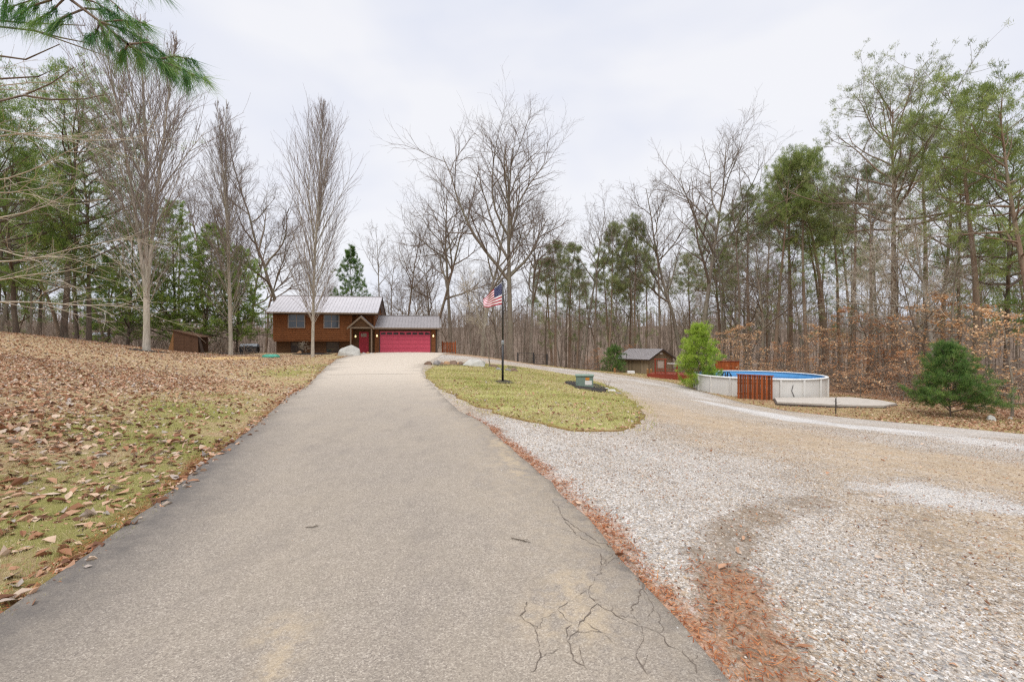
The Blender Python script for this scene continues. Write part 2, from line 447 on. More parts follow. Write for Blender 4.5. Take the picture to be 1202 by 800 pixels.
def columnar(seed, H, spread=.17, multi=1, k=46, base=.0085):
    r = np.random.default_rng(seed); out = [[] for _ in range(5)]
    spec = [dict(n=14, wob=.010, end=.1, flare=1.2),
            dict(n=7, k=k, t=(.13, .96), tpow=1.3, ang=lambda t: 36-24*t, len=lambda t: spread*min(.45+.95*math.sin(3.14*min(1, t*.95+.03)), (1.03-t)*2.6), wob=.03, up=.03, rk=.0078, end=.25, rmin=.010),
            dict(n=4, k=10, t=(.1, 1), ang=20, len=.42, wob=.05, up=.04, rk=.0065, end=.35, rmin=.0075),
            dict(n=2, k=5, t=(.15, 1), ang=22, len=.42, wob=.06, up=.05, rk=.006, end=.5, rmin=.006)]
    out = grow(r, spec, (0, 0, -.2), (0, 0, 1.), H, H*base)
    for m in range(multi-1):
        a = r.uniform(0, 6.28); o2 = grow(r, spec, (0, 0, H*.16), nrm(np.array([math.cos(a)*.09, math.sin(a)*.09, 1])), H*.8, H*.0055)
        for i in range(4): out[i] += o2[i]
    return dict(out=out, trunk_mat=M['bark_pale'], twig_mat=M['twig_mauve'])
def pine_tall(seed, H, t0=.58, nl=24, ll=.19, mat='needle_pine', clump=34, lean=0, trunk='bark_pine', dead=8, wobt=.025):
    r = np.random.default_rng(seed)
    spec = [dict(n=12, wob=wobt, end=.16, flare=1.25),
            dict(n=5, k=nl, t=(t0, .995), ang=lambda t: 80-48*(t-t0)/(1-t0), len=lambda t: ll*(1.12-.5*((t-t0)/(1-t0))**2), wob=.13, up=.06, rk=.02, end=.3),
            dict(n=3, k=6, t=(.4, 1), ang=48, len=.38, wob=.15, up=.05, rk=.014, end=.4, flat=.3, rmin=.010),
            dict(n=2, k=4, t=(.35, 1), ang=42, len=.5, wob=.1, up=.05, rk=.010, end=.5, rmin=.007)]
    out = grow(r, spec, (0, 0, -.3), nrm(np.array([lean, 0, 1.])), H, H*.0115)
    tr = out[0][0][0]
    for i in range(dead):
        t = r.uniform(.25, t0); f = t*12; j = int(f); q = tr[j]+(tr[j+1]-tr[j])*(f-j); a = r.uniform(0, 6.28)
        sp = [dict(n=4, wob=.12, end=.4, up=.02), dict(n=2, k=5, t=(.2, 1), ang=45, len=.4, wob=.15, end=.5, rk=.01, rmin=.009)]
        o2 = grow(r, sp, q, (math.cos(a), math.sin(a), .1), H*r.uniform(.05, .12), .03); out[1] += o2[0]; out[2] += o2[1]
    C = np.array([p[-1] for p, _ in out[3]]+[p[-1] for p, _ in out[2]]); D = np.array([nrm(p[-1]-p[0]) for p, _ in out[3]]+[nrm(p[-1]-p[0]) for p, _ in out[2]])
    V = needles(r, C, D*.5+[0, 0, .75], int(clump*1.35), .25, .036, .75, .13, 0)
    return dict(out=out, trunk_mat=M[trunk], twig_mat=M['bark_brown'], fol=V, fol_mat=M[mat])
def pine_bushy(seed, H, mat='needle_green', t0=.06, ll=.30, nl=46, clump=22, ln=.24, w=.03, trunk='bark_dark', dens=1., pw=.8, step=.30):
    r = np.random.default_rng(seed)
    spec = [dict(n=12, wob=.015, end=.06, flare=1.2),
            dict(n=6, k=nl, t=(t0, .985), ang=lambda t: 85-35*t, len=lambda t: ll*((1-t)**pw)+.035, wob=.07, up=.035, rk=.014, end=.25, rmin=.008),
            dict(n=3, k=int(8*dens), t=(.2, 1), ang=48, len=.38, wob=.1, up=.04, rk=.012, end=.4, flat=.5, rmin=.006),
            dict(n=2, k=3, t=(.2, 1), ang=40, len=.45, wob=.1, up=.05, rk=.01, end=.5, flat=.4, rmin=.005)]
    out = grow(r, spec, (0, 0, -.15), (0, 0, 1.), H, H*.013)
    C, D = along(out[2]+out[3], step, r, .3)
    V = needles(r, C, D+[0, 0, .25], clump, ln, w, .6, .05, .1)
    return dict(out=out, trunk_mat=M[trunk], twig_mat=M['bark_brown'], fol=V, fol_mat=M[mat])
def beech(seed, H, mat='leaf_rust', n=5, size=.068, flat=.75):
    r = np.random.default_rng(seed)
    spec = [dict(n=8, wob=.05, end=.15), dict(n=5, k=26, t=(.12, .97), ang=75, len=lambda t: .45*(1.2-t), wob=.1, up=.01, rk=.012, end=.3, flat=.4),
            dict(n=3, k=8, t=(.2, 1), ang=42, len=.4, wob=.1, rk=.01, flat=flat, end=.4, rmin=.007),
            dict(n=2, k=4, t=(.2, 1), ang=40, len=.45, wob=.1, rk=.01, flat=flat, end=.4, rmin=.006)]
    out = grow(r, spec, (0, 0, -.2), (0, 0, 1.), H, H*.011)
    C, D = along(out[3], .22, r, .2); C = np.repeat(C, n, 0)+r.normal(0, .09, (len(C)*n, 3))*[1, 1, .6]
    C = C[r.random(len(C)) < .8*(.45+.55*(np.sin(C[:, 0]*2.1+C[:, 2]*5)>-.3))]
    return dict(out=out, trunk_mat=M['bark_grey'], twig_mat=M['twig'], fol=leaves(r, C, size), fol_mat=M[mat])
PROTO = {}
def proto(key, fn, *a, **k):
    PROTO[key] = (fn, a, k)
MESHES = {}
def plant(key, name, X, Y, label, cat='tree', group=None, sc=1, rz=None, dz=-.08, H=None):
    """first use of a prototype builds it; later uses copy the thing and its parts"""
    if H is not None: sc = H/PROTO[key][1][1]
    rz = random.uniform(0, 6.28) if rz is None else rz
    if key not in MESHES:
        fn, a, k = PROTO[key]; root = tree_object(name, **fn(*a, **k)); MESHES[key] = root
    else:
        src = MESHES[key]; root = src.copy(); COL.objects.link(root); root.name = name
        for ch in src_children[key]:
            c = ch.copy(); COL.objects.link(c); c.parent = root
    if key not in src_children: src_children[key] = [o for o in COL.objects if o.parent == root]
    tl = .004 if key.startswith('col') else .03
    root.location = (X, Y, hz(X, Y)+dz); root.rotation_euler = (random.uniform(-tl, tl), random.uniform(-tl, tl), rz)
    root.scale = sc if isinstance(sc, tuple) else (sc, sc, sc)
    for kk in ('group',):
        if kk in root: del root[kk]
    tag(root, label, cat, group)
    return root
src_children = {}
proto('col1', columnar, 11, 20., .19, 3, 44, .0088)
proto('col2', columnar, 22, 20., .15, 2, 44, .0075)
proto('col3', columnar, 33, 20.5, .20, 1, 92, .0070)
proto('b1', bare, 1, 22., .42, 12, 44, .38)
proto('b2', bare, 2, 21., .5, 10, 38, .34, 'bark_brown', 'twig', .011, .04, .85)
proto('b3', bare, 3, 20., .55, 9, 40, .3, 'bark_grey', 'twig', .0095, .04, .75)
proto('b4', bare, 4, 18., .35, 11, 48, .36, 'bark_brown', 'twig', .011, .07)
proto('b5', bare, 5, 19., .6, 9, 35, .26, 'bark_grey', 'twig', .009, .03, .75)
proto('b6', bare, 6, 14., .4, 9, 40, .32, 'bark_brown', 'twig', .008, .06, .75)
proto('b7', bare, 14, 12., .3, 10, 45, .34, 'bark_grey', 'twig_pale', .008, .08)
proto('big', bare, 8, 25., .36, 14, 27, .46, 'bark_grey', 'twig', .016, .03, 1.1, .06)
proto('crook', bare, 9, 20., .38, 11, 52, .30, 'bark_brown', 'twig', .012, .08, 1., .09, -.2)
proto('crook2', bare, 17, 20., .35, 12, 42, .36, 'bark_grey', 'twig', .012, .06, 1., .07, -.1)
proto('pale', bare, 18, 17., .3, 12, 50, .34, 'bark_white', 'twig_pale', .010, .05)
proto('p1', pine_tall, 101, 24., .68, 20, .15)
proto('p6', pine_tall, 110, 23., .72, 16, .12, 'needle_olive', 30)
proto('b8', bare, 19, 22., .62, 10, 36, .22, 'bark_brown', 'twig', .009, .025, .8)
proto('p2', pine_tall, 102, 22., .70, 18, .135)
proto('p3', pine_tall, 103, 20., .56, 24, .13, 'needle_olive')
proto('p4', pine_tall, 104, 23., .5, 24, .17, 'needle_pine', 26)
proto('p5', pine_tall, 105, 18., .6, 18, .11, 'needle_olive', 30)
proto('pbig', pine_tall, 106, 27., .55, 32, .25, 'needle_olive', 22, 0, 'bark_pine', 12)
proto('pl1', pine_tall, 107, 18., .42, 26, .24, 'needle_green', 26, 0, 'bark_dark', 14)
proto('pl2', pine_tall, 108, 16., .3, 26, .26, 'needle_green', 22, 0, 'bark_dark', 14)
proto('w1', pine_bushy, 201, 13., 'needle_soft', .06, .36)
proto('w2', pine_bushy, 202, 12., 'needle_soft', .10, .38)
proto('w3', pine_bushy, 203, 10., 'needle_dark', .12, .28)
proto('young', pine_bushy, 208, 4.6, 'needle_bright', .10, .34, 62, 24, .17, .015, 'bark_brown', 1.2, .42, .13)
proto('fir', pine_bushy, 205, 3.4, 'needle_dark', .12, .56, 44, 26, .13, .014, 'bark_dark', 1.3, .6, .12)
proto('bush', pine_bushy, 206, 3.2, 'needle_dark', .02, .45, 34, 20, .13, .018, 'bark_dark', 1., .5, .14)
proto('be1', beech, 301, 6.5, 'leaf_rust')
proto('be2', beech, 302, 5.5, 'leaf_tan')
proto('be3', beech, 303, 8., 'leaf_rust')
# ------------------------------------------------------------------ ground outlines (metres)
PX = lambda L: [gp(*p) for p in L]
road_left = PX([(166,607),(270,524),(315,488),(360,454),(377,437),(391,425),(400,420.5)])
road_left = [(-2.35,-4),(-2.55,0),(-2.95,2.62)]+road_left+[(-13.6,42.9)]
road_right = [(1.25,-4),(1.15,0),(.98,2.15)]+PX([(745,681),(675,597),(599,527),(564,497),(535,480),(512,458),(500,445),(496,434),(502,426),(515,419)])+[(-6.3,43.6)]
rl = smooth_line(road_left, .25, .018, 3); rr_ = smooth_line(road_right, .25, .022, 4)
apron = [(-6.0,45.6),(-13.2,44.6)]
road_poly = np.concatenate([rr_, apron, rl[::-1]])
RL, RR = rl, rr_
# gravel lot and track
grav_top = PX([(512,415.5),(550,418),(585,422.5),(642,430.5),(730,440),(775,446.5),(825,459.5),(875,473.5),(925,482.5),(1000,491),(1100,500),(1202,510)])
gt = smooth_line([(-5.9,45.7)]+grav_top+[(19.5,11.5),(24,6),(24,-4)], .5, .06, 5)
grav_poly = np.concatenate([[(0,-4)], [(24,-4)], gt[::-1], smooth_line([(-8.2,44.6),(-9.,38),(-7.5,30),(-5.,20),(-2.6,11),(-1,6),(0,0)], .5)])
isl = smooth_line(PX([(508,431),(528,427.5),(560,427),(600,429.5),(640,436),(680,443),(712,453),(738,467),(753,484),(752,496),(735,504),(700,508),(640,501),(580,485),(538,468),(510,450),(500,440)]), .18, .10, 6, True)
# pale gravel strip
strip_pts = PX([(840,474),(880,482),(940,494),(1000,501),(1060,507),(1120,514),(1202,527)])+[(17,10.2),(22,4)]
isl_poly = isl

# ------------------------------------------------------------------ masks written as vertex colours (where gravel, rust needles and bare earth lie)
def band(d, w0, w1): return 1-ss(w0, w1, d)
track1 = PX([(905,800),(868,735),(850,690),(838,655),(858,625),(905,604),(960,590)])
trackA = PX([(760,800),(800,700),(700,600),(660,540)])
def grav_mask(x, y):
    n = wob(x, y, 1.3, 21)*.5+.5; n2 = wob(x, y, .5, 22)*.5+.5; r = np.hypot(x, y)
    dr = dpoly(RR, x, y)
    white = .62+.35*(n2-.5)
    white = np.maximum(white, .80*band(dpoly(PX([(575,495),(640,530),(720,560),(800,600),(800,640)]), x, y), .3, 1.5))
    white = np.maximum(white, .85*band(dpoly(PX([(960,640),(1000,690),(1080,730),(1150,800)]), x, y), .1, 2.0)*.9)
    white = np.maximum(white, .95*band(dpoly(PX([(640,431),(730,444),(800,456),(840,470)]), x, y), .3, 1.6)*.9)
    dirt = band(dpoly(PX([(620,440),(760,480),(850,500),(960,520),(1202,560)]), x, y), .5, 2.8)
    dirt = np.maximum(dirt, .8*band(dpoly(PX([(560,424),(640,436),(700,446)]), x, y), .5, 1.5))
    dirt = np.maximum(dirt, .65*band(dpoly(PX([(850,520),(1000,545),(1202,640)]), x, y), .3, 1.6))
    white = white*(1-.6*dirt); white = np.maximum(white, 1.15*band(dpoly(strip_pts, x, y)+.4*wob(x, y, 2.5, 27)+.35*wob(x, y, 8, 29), .3, 2.4)); white = np.maximum(white, 1.1*band(dpoly(PX([(1075,578),(1130,590),(1240,606)]), x, y)+.3*wob(x, y, 3, 28)+.3*wob(x, y, 9, 30), -.1, 1.7)); dirt = dirt*(1-.9*ss(.6, 1.1, white))
    rust = band(dr, .06, .2+.42*(wob(x, y, 1.1, 23)*.5+.5))*ss(14, 8, y)
    rust = np.maximum(rust, .8*band(dpoly(PX([(905,800),(880,745),(848,680)]), x, y), .05, .5)*.8)
    rust = np.maximum(rust, .45*band(dpoly(PX([(870,800),(830,740),(790,700)]), x, y), .05, .35))
    dark = 1.*band(dpoly(track1, x, y), .08, .42)
    dark = np.maximum(dark, .6*band(dpoly(PX([(545,478),(560,492),(590,505)]), x, y), .2, .7))
    dark = np.maximum(dark, .5*band(dpoly(PX([(1060,600),(1120,660),(1202,720)]), x, y), .1, .5))
    mul = (.7+.4*n)*(.75+.5*(wob(x, y, 6, 24)*.5+.5))
    return white, np.clip(rust*mul, 0, 1), np.clip(dirt, 0, 1), np.clip(dark*mul, 0, 1)
def gmask(x, y):
    w, r_, d, k = grav_mask(x, y); return {'mA': np.stack([w, r_, d, k], 1)}
def lawn_mask(x, y):
    d = dpoly(RL, x, y); n = wob(x, y, .5, 31)*.5+.5
    pt = wob(x, y, 1.6, 33)*.5+.5; green = np.clip(.74*band(d, .6, 4.5)*(.4+.9*n)*(.25+1.2*pt)+.2*n-.15, 0, 1)
    rust = band(d, .06, .38)*(.6+.5*wob(x, y, 4, 32))
    mulch = np.zeros(len(x))
    for (a, b, q) in MULCH: mulch = np.maximum(mulch, band(np.hypot(x-a, y-b), q*.8, q*1.15))
    return {'mA': np.stack([green, np.clip(rust, 0, 1), mulch, np.ones_like(x)], 1)}
def isl_mask(x, y):
    d = dpoly(np.vstack([isl, isl[:1]]), x, y); n = wob(x, y, .9, 41)*.5+.5
    g = np.clip(.75+.2*n-.3*ss(12, 8, y)*n, 0, 1); rust = band(d, .05, .35)*.6
    mulch = np.zeros(len(x))
    for (a, b, q) in MULCH: mulch = np.maximum(mulch, band(np.hypot(x-a, (y-b)*.8), q*.8, q*1.15))
    mulch = np.maximum(mulch, band(dpoly(PX([(667,451),(690,457),(709,461)]), x, y), .25, .5))
    return {'mA': np.stack([g, np.clip(rust, 0, 1), mulch, np.ones_like(x)], 1)}
def base_mask(x, y):
    """short dormant grass near the clearing, leaf litter in the wood"""
    g = np.zeros(len(x))
    g = np.maximum(g, band(dpoly(gt, x, y), 1.5, 5)*(x > 4))
    g = np.maximum(g, band(dpoly([(-4,48),(6,44),(13,50),(18,40),(20,30),(20,20)], x, y), 3, 6))
    mulch = ss(62, 100, np.hypot(x, y))
    return {'mA': np.stack([g*.38, band(np.hypot(x-22, y-22), 5, 12)*.5, mulch, np.ones_like(x)], 1)}

def road_mask(x, y):
    dl = dpoly(RL, x, y); dr = dpoly(RR, x, y); n = wob(x, y, .8, 51)*.5+.5
    edge = np.clip(band(dl, .05, 1.0)*ss(10, 4, y)*.85+.55*band(dl, .05, .3)+.45*band(dr, .0, .5)*ss(14, 5, y), 0, 1)
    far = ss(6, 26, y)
    cr = PX([(640,760),(660,720),(690,690),(650,700),(700,735)])
    tan = .62*band(dpoly(PX([(690,740),(645,735),(675,690)]), x, y), .0, .34)+.7*band(dpoly(PX([(340,740),(325,780),(315,800)]), x, y), .02, .16)
    tan = np.maximum(tan, .7*band(dpoly(PX([(610,560),(597,535),(585,520)]), x, y), .05, .2))
    tan = np.maximum(tan, .35*band(dr, .0, 1.3)*n)
    return {'mA': np.stack([edge, np.clip(tan, 0, 1), far, np.ones_like(x)], 1)}

MULCH = []
for p, q in (((172,412), 1.0), ((271,415.5), 1.3), ((367,415.5), 1.5)): 
    a = gp(*p); MULCH.append((a[0], a[1], q))
pole_xy = (-.41, 20.0)
MULCH.append((pole_xy[0], pole_xy[1], .42))

def asphalt():
    t = NT('old_asphalt'); s = t.sep(t.attr('mA'))
    ag = t.voronoi(130, out='Color'); agv = t.sep(ag)[0]
    fine = t.noise(160, 3, .7); med = t.noise(7, 5, .65); big = t.noise(.8, 4, .6)
    v2 = t.mapping((.35, 1.6, 1)); streak = t.noise(1.1, 4, .6, v2)
    c = t.ramp(agv, [(.0, lin('#736960', .84)), (.45, lin('#a09485', .86)), (.8, lin('#b0a494', .88)), (1, lin('#cdc2b1', .92))])
    c = t.mix(t.ramp(fine, [(.35, .0), (.62, .7)]), c, lin('#94897d', .87))
    c = t.mix(t.ramp(big, [(.42, .0), (.7, .3)]), c, lin('#ab9d88', .9))
    c = t.mix(t.ramp(med, [(.35, .3), (.6, .0)]), c, lin('#8e8475', .87))
    c = t.mix(t.ramp(t.noise(2.2, 5, .7, t.mapping((1, .45, 1))), [(.50, .0), (.72, .4)]), c, lin('#7d746c', .85))
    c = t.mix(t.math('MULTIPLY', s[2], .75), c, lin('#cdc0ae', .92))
    e = t.math('MULTIPLY', s[0], t.ramp(t.noise(5, 5, .7), [(.3, .55), (.6, 1.)]))
    c = t.mix(t.math('MULTIPLY', e, .85), c, lin('#615c58', .8))
    tn = t.math('MULTIPLY', s[1], t.ramp(t.noise(9, 5, .7), [(.38, .0), (.6, .9)]))
    c = t.mix(tn, c, lin('#c2ad8c', .9))
    # pale and dark chips
    chip = t.voronoi(38, out='Distance'); c = t.mix(t.ramp(chip, [(.05, .6), (.10, .0)]), c, lin('#c9c1b2', .95))
    t.color(c); t.rough(.88, .25)
    h = t.math('ADD', t.voronoi(130), t.math('MULTIPLY', fine, .8)); t.bump(h, .55, .006); return t.m
def gravel():
    t = NT('crushed_gravel'); a = t.attr('mA'); s = t.sep(a); dark = t.attr('mA', 'Alpha')
    br = t.noise(14, 5, .75); br2 = t.noise(3, 5, .7)
    def cells(sc):
        v = t.voronoi(sc, out='Color'); return t.sep(v)
    g1 = cells(62); g2 = cells(120)
    stone = t.ramp(g1[0], [(0, lin('#5f5a55', .9)), (.3, lin('#938b82', .9)), (.6, lin('#b9b2a8', .92)), (1, lin('#e6e1da', .96))])
    stone2 = t.ramp(g2[1], [(0, lin('#695a4d', .88)), (.4, lin('#a5937d', .9)), (1, lin('#d3c7b8', .93))])
    st = t.mix(t.ramp(g1[2], [(.45, .0), (.5, 1.)]), stone, stone2)
    earth = t.ramp(t.noise(30, 6, .75), [(.3, lin('#8a755b', .88)), (.5, lin('#b9a284', .88)), (.7, lin('#d0bd9f', .9))])
    wf = t.math('ADD', s[0], t.math('MULTIPLY', t.math('SUBTRACT', br, .5), 1.6))
    wf = t.math('ADD', wf, t.math('MULTIPLY', t.math('SUBTRACT', br2, .5), .9))
    wf = t.math('ADD', wf, t.math('MULTIPLY', t.math('SUBTRACT', t.noise(45, 4, .8), .5), 1.5))
    st = t.mix(t.ramp(s[0], [(.6, .0), (1, .6)]), st, t.ramp(g1[1], [(0, lin('#a9a7a4', .95)), (1, lin('#f2f0ec', .98))]))
    c = t.mix(t.ramp(wf, [(.22, .1), (.6, .95)]), earth, st)
    dk = t.math('ADD', dark, t.math('MULTIPLY', t.math('SUBTRACT', t.noise(9, 7, .85), .5), 2.2))
    c = t.mix(t.ramp(dk, [(.35, .0), (.95, .7)]), c, lin('#7d684f', .85))
    ru = t.math('ADD', s[1], t.math('MULTIPLY', t.math('SUBTRACT', t.noise(16, 7, .85), .5), 2.2))
    rc = t.ramp(t.noise(60, 5, .8, t.mapping((1, 1, 1))), [(.3, lin('#7d523a', .88)), (.5, lin('#b07a56', .9)), (.68, lin('#cfae8c', .92))])
    c = t.mix(t.ramp(ru, [(.38, .0), (.95, .78)]), c, rc)
    c = t.mix(1.0, c, t.ramp(t.noise(7, 7, .8), [(.3, .72), (.5, .98), (.7, 1.08)]), 'MULTIPLY'); c = t.mix(1.0, c, t.ramp(t.noise(1.1, 5, .7), [(.3, .86), (.6, 1.04)]), 'MULTIPLY')
    c = t.mix(1.0, c, t.ramp(t.noise(32, 5, .85), [(.3, .7), (.5, 1.), (.75, 1.15)]), 'MULTIPLY')
    t.color(c); t.rough(.92, .15)
    h = t.math('SUBTRACT', 1.0, t.voronoi(62)); t.bump(t.math('ADD', h, t.noise(60, 4, .8)), .7, .012); return t.m
def turf(name, far_leaf=.5, green='#8f9a45', tanc='#bfae78', leafs=1.):
    t = NT(name); s = t.sep(t.attr('mA'))
    n1 = t.noise(2.2, 6, .75); n2 = t.noise(26, 6, .8); n3 = t.noise(120, 3, .8)
    soil = t.ramp(n2, [(.3, lin('#a08862', .9)), (.52, lin(tanc, .9)), (.75, lin('#dccfa2', .92))])
    gr = t.ramp(n3, [(.3, lin('#868a44', .88)), (.6, lin(green, .9)), (.8, lin('#c8c47a', .92))])
    gf = t.math('ADD', s[0], t.math('MULTIPLY', t.math('SUBTRACT', n1, .5), 2.4))
    gf = t.math('ADD', gf, t.math('MULTIPLY', t.math('SUBTRACT', n2, .5), 1.0))
    c = t.mix(t.ramp(gf, [(.3, .0), (.75, .85)]), soil, gr)
    # leaf litter flecks
    vl = t.voronoi(9, out='Color'); vd = t.voronoi(9, out='Distance', vec=None)
    lf = t.sep(vl); lc = t.ramp(lf[1], [(0, lin('#7b5a42', .9)), (.4, lin('#b58d68', .9)), (1, lin('#dbc2a2', .92))])
    keep = t.math('MULTIPLY', t.ramp(vd, [(.32, 1.), (.42, .0)]), t.ramp(t.math('ADD', lf[0], t.math('MULTIPLY', s[0], .45)), [(far_leaf, 1.), (far_leaf+.03, .0)]))
    c = t.mix(t.math('MULTIPLY', keep, leafs), c, lc)
    ru = t.math('ADD', s[1], t.math('MULTIPLY', t.math('SUBTRACT', n2, .5), 1.2))
    c = t.mix(t.ramp(ru, [(.3, .0), (.7, .85)]), c, t.ramp(n3, [(.3, lin('#6b442c', .85)), (.7, lin('#b07a50', .9))]))
    c = t.mix(t.ramp(t.math('ADD', s[2], t.math('MULTIPLY', t.math('SUBTRACT', n2, .5), .6)), [(.4, .0), (.55, 1.)]), c, t.ramp(n3, [(.3, lin('#1f1d1b')), (.7, lin('#45403c'))]))
    t.color(c); t.rough(.95, .1); t.bump(t.math('ADD', n2, n3), .8, .03); return t.m
def litter():
    t = NT('leaf_litter_ground'); s = t.sep(t.attr('mA'))
    n1 = t.noise(.5, 6, .7); n2 = t.noise(14, 7, .8); n3 = t.noise(60, 4, .8)
    c = t.ramp(n2, [(.28, lin('#77604e', .88)), (.45, lin('#a28066', .88)), (.6, lin('#bd9a7a', .9)), (.75, lin('#d2b89c', .92))])
    c = t.mix(t.ramp(n1, [(.4, .0), (.7, .5)]), c, lin('#9c8b76', .85)); c = t.mix(s[2], c, t.ramp(n2, [(.3, lin('#63544a', .85)), (.7, lin('#8f7d6c', .88))]))
    g = t.ramp(n3, [(.3, lin('#7d8240', .85)), (.5, lin('#a89f5c', .88)), (.75, lin('#cbbd88', .9))])
    gf = t.math('ADD', s[0], t.math('MULTIPLY', t.math('SUBTRACT', n2, .5), 1.))
    c = t.mix(t.ramp(gf, [(.28, .0), (.6, .9)]), c, g)
    t.color(c); t.rough(.95, .1); t.bump(t.math('ADD', n2, n3), .8, .05); return t.m
M['asphalt'] = asphalt(); M['gravel'] = gravel(); M['turf'] = turf('lawn_turf', .55, '#a09c58', '#b89e7a'); M['turf_isl'] = turf('island_turf', .4, '#b4b268', '#d2c492', .9); M['litter'] = litter(); M['mulch'] = simple('black_mulch', '#37312d', .8, .45, 25, .95, .8, .03)
M['crack'] = simple('crack_dirt', '#6b5f54', .85, .3, 20, .95, 0)

# base terrain
def base():
    ol = [(420*math.cos(a), 420*math.sin(a)) for a in np.linspace(0, 2*math.pi, 61)[:-1]]
    lv = [(0, 14, .5), (14, 60, 1.2), (60, 130, 4), (130, 430, 14)]
    return drape('ground', ol, 0, M['litter'], base_mask, levels=lv)
base()
lawn_ol = np.concatenate([rl+np.array([.12, 0]), [(-14.5,43.3),(-22,41.5),(-26,40.5),(-29,37),(-31,33),(-36,30),(-44,25),(-52,15),(-52,-4)]])
def smooth_tail(): pass
drape('lawn', lawn_ol, .014, M['turf'], lawn_mask)
drape('gravel_lot', grav_poly, .018, M['gravel'], gmask, levels=[(0, 9, .13), (9, 24, .4), (24, 60, 1.2)])
drape('island_lawn', isl, .04, M['turf_isl'], isl_mask, levels=[(0, 30, .25), (30, 60, 1.)], skirt=.08)
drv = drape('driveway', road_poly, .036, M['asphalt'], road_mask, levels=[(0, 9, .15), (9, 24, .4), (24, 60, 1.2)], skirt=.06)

# dark mulch beds
for i, (pl, o_) in enumerate((([(663,450),(670,448.5),(684,450),(700,452),(712,456.5),(710,461),(700,461.5),(688,459),(675,456.5)], .085), ([(581,449.5),(586,447.8),(593,447.6),(600,449),(602,451),(595,451.8),(586,451.4)], .075),
        ([(512,428.5),(530,426.5),(546,427.5),(546,430),(530,429.5),(514,430.5)], .07), ([(596,430.5),(606,431.5),(606,434),(597,433)], .07))):
    drape('mulch_bed', smooth_line(PX(pl), .15, .03, 50+i, True), o_, M['mulch'], levels=[(0, 40, .2)], skirt=.06)
for i, (a, b, q) in enumerate(MULCH[:3]):
    drape('mulch_bed', [(a+q*(1+.15*math.sin(3*t+i))*math.cos(t), b+q*(1+.15*math.sin(3*t+i))*math.sin(t)) for t in np.linspace(0, 6.28, 25)[:-1]], .05, M['mulch'], levels=[(0, 60, .3)], skirt=.06)
# cracks in the asphalt near its right edge: thin dirt-filled ribbons lying on it
def cracks():
    r = np.random.default_rng(77); V = []; Q = []
    def walk(a, b, n, w, j=.02, fork=0):
        a = np.array(a); b = np.array(b); pts = [a+(b-a)*i/n for i in range(n+1)]
        L = np.linalg.norm(b-a); perp_ = np.array([-(b-a)[1], (b-a)[0]])/L; o = 0
        q = []
        for i, p in enumerate(pts):
            if 0 < i < n: o = o*.75+r.normal(0, j)
            else: o = 0 if i == 0 else o*.5
            q.append(p+perp_*o+r.normal(0, .004, 2))
        ww = w*np.abs(r.normal(1, .45, n+1)); ww[0] *= .4; ww[-1] = .0008
        q = np.array(q); ln = [(np.array([*p, 0.]), k) for p, k in zip(q, ww)]
        d = nrm(np.gradient(q, axis=0)); s = np.stack([-d[:, 1], d[:, 0]], 1)*ww[:, None]/2
        lft = q-s; rgt = q+s; b0 = len(V); z1 = height(lft[:, 0], lft[:, 1])+.0395
        for i in range(n+1): V.extend([(lft[i, 0], lft[i, 1], z1[i]), (rgt[i, 0], rgt[i, 1], z1[i])])
        for i in range(n): Q.append((b0+2*i, b0+2*i+1, b0+2*i+3, b0+2*i+2))
        return q
    segs = [[(622,800),(632,770),(628,745),(655,722),(690,700),(706,672),(735,655)],
            [(628,745),(610,730),(618,712)], [(690,700),(700,715),(735,735),(752,742),(775,752)], [(706,672),(704,655),(712,668)],
            [(735,655),(755,690),(740,725),(752,742)], [(752,742),(748,775),(760,800)], [(775,752),(800,770),(815,800)], [(700,715),(680,745),(665,760),(690,795)],
            [(655,722),(672,738),(665,760)], [(735,655),(700,640),(660,610),(650,590)], [(775,752),(770,725),(755,690)], [(735,655),(745,668)], [(660,610),(675,632),(705,650)]]
    for sgm in segs:
        p = PX(sgm)
        for a, b in zip(p[:-1], p[1:]):
            n = max(4, int(np.hypot(b[0]-a[0], b[1]-a[1])/.025)); q = walk(a, b, n, r.uniform(.002, .0055), .008)
            if r.random() < .7:
                i = r.integers(1, n); e = q[i]+r.normal(0, .11, 2); walk(q[i], e, 6, .0025, .006)
    o = npmesh('asphalt_crack', V, np.array(Q), M['crack']); o['kind'] = 'structure'; return o
cracks()
# a narrow expansion joint across the drive, far up
jl = PX([(383,440.5),(430,440),(470,439.5),(497,439)])
q = smooth_line(jl, .3); s_ = np.array([0, .03]); z1 = height(q[:, 0], q[:, 1])+.043
V = []; Q = []
for i in range(len(q)): V += [(q[i, 0], q[i, 1]-.03, z1[i]), (q[i, 0], q[i, 1]+.03, z1[i])]
for i in range(len(q)-1): Q.append((2*i, 2*i+2, 2*i+3, 2*i+1))
npmesh('pavement_joint', V, np.array(Q), M['crack'])['kind'] = 'structure'

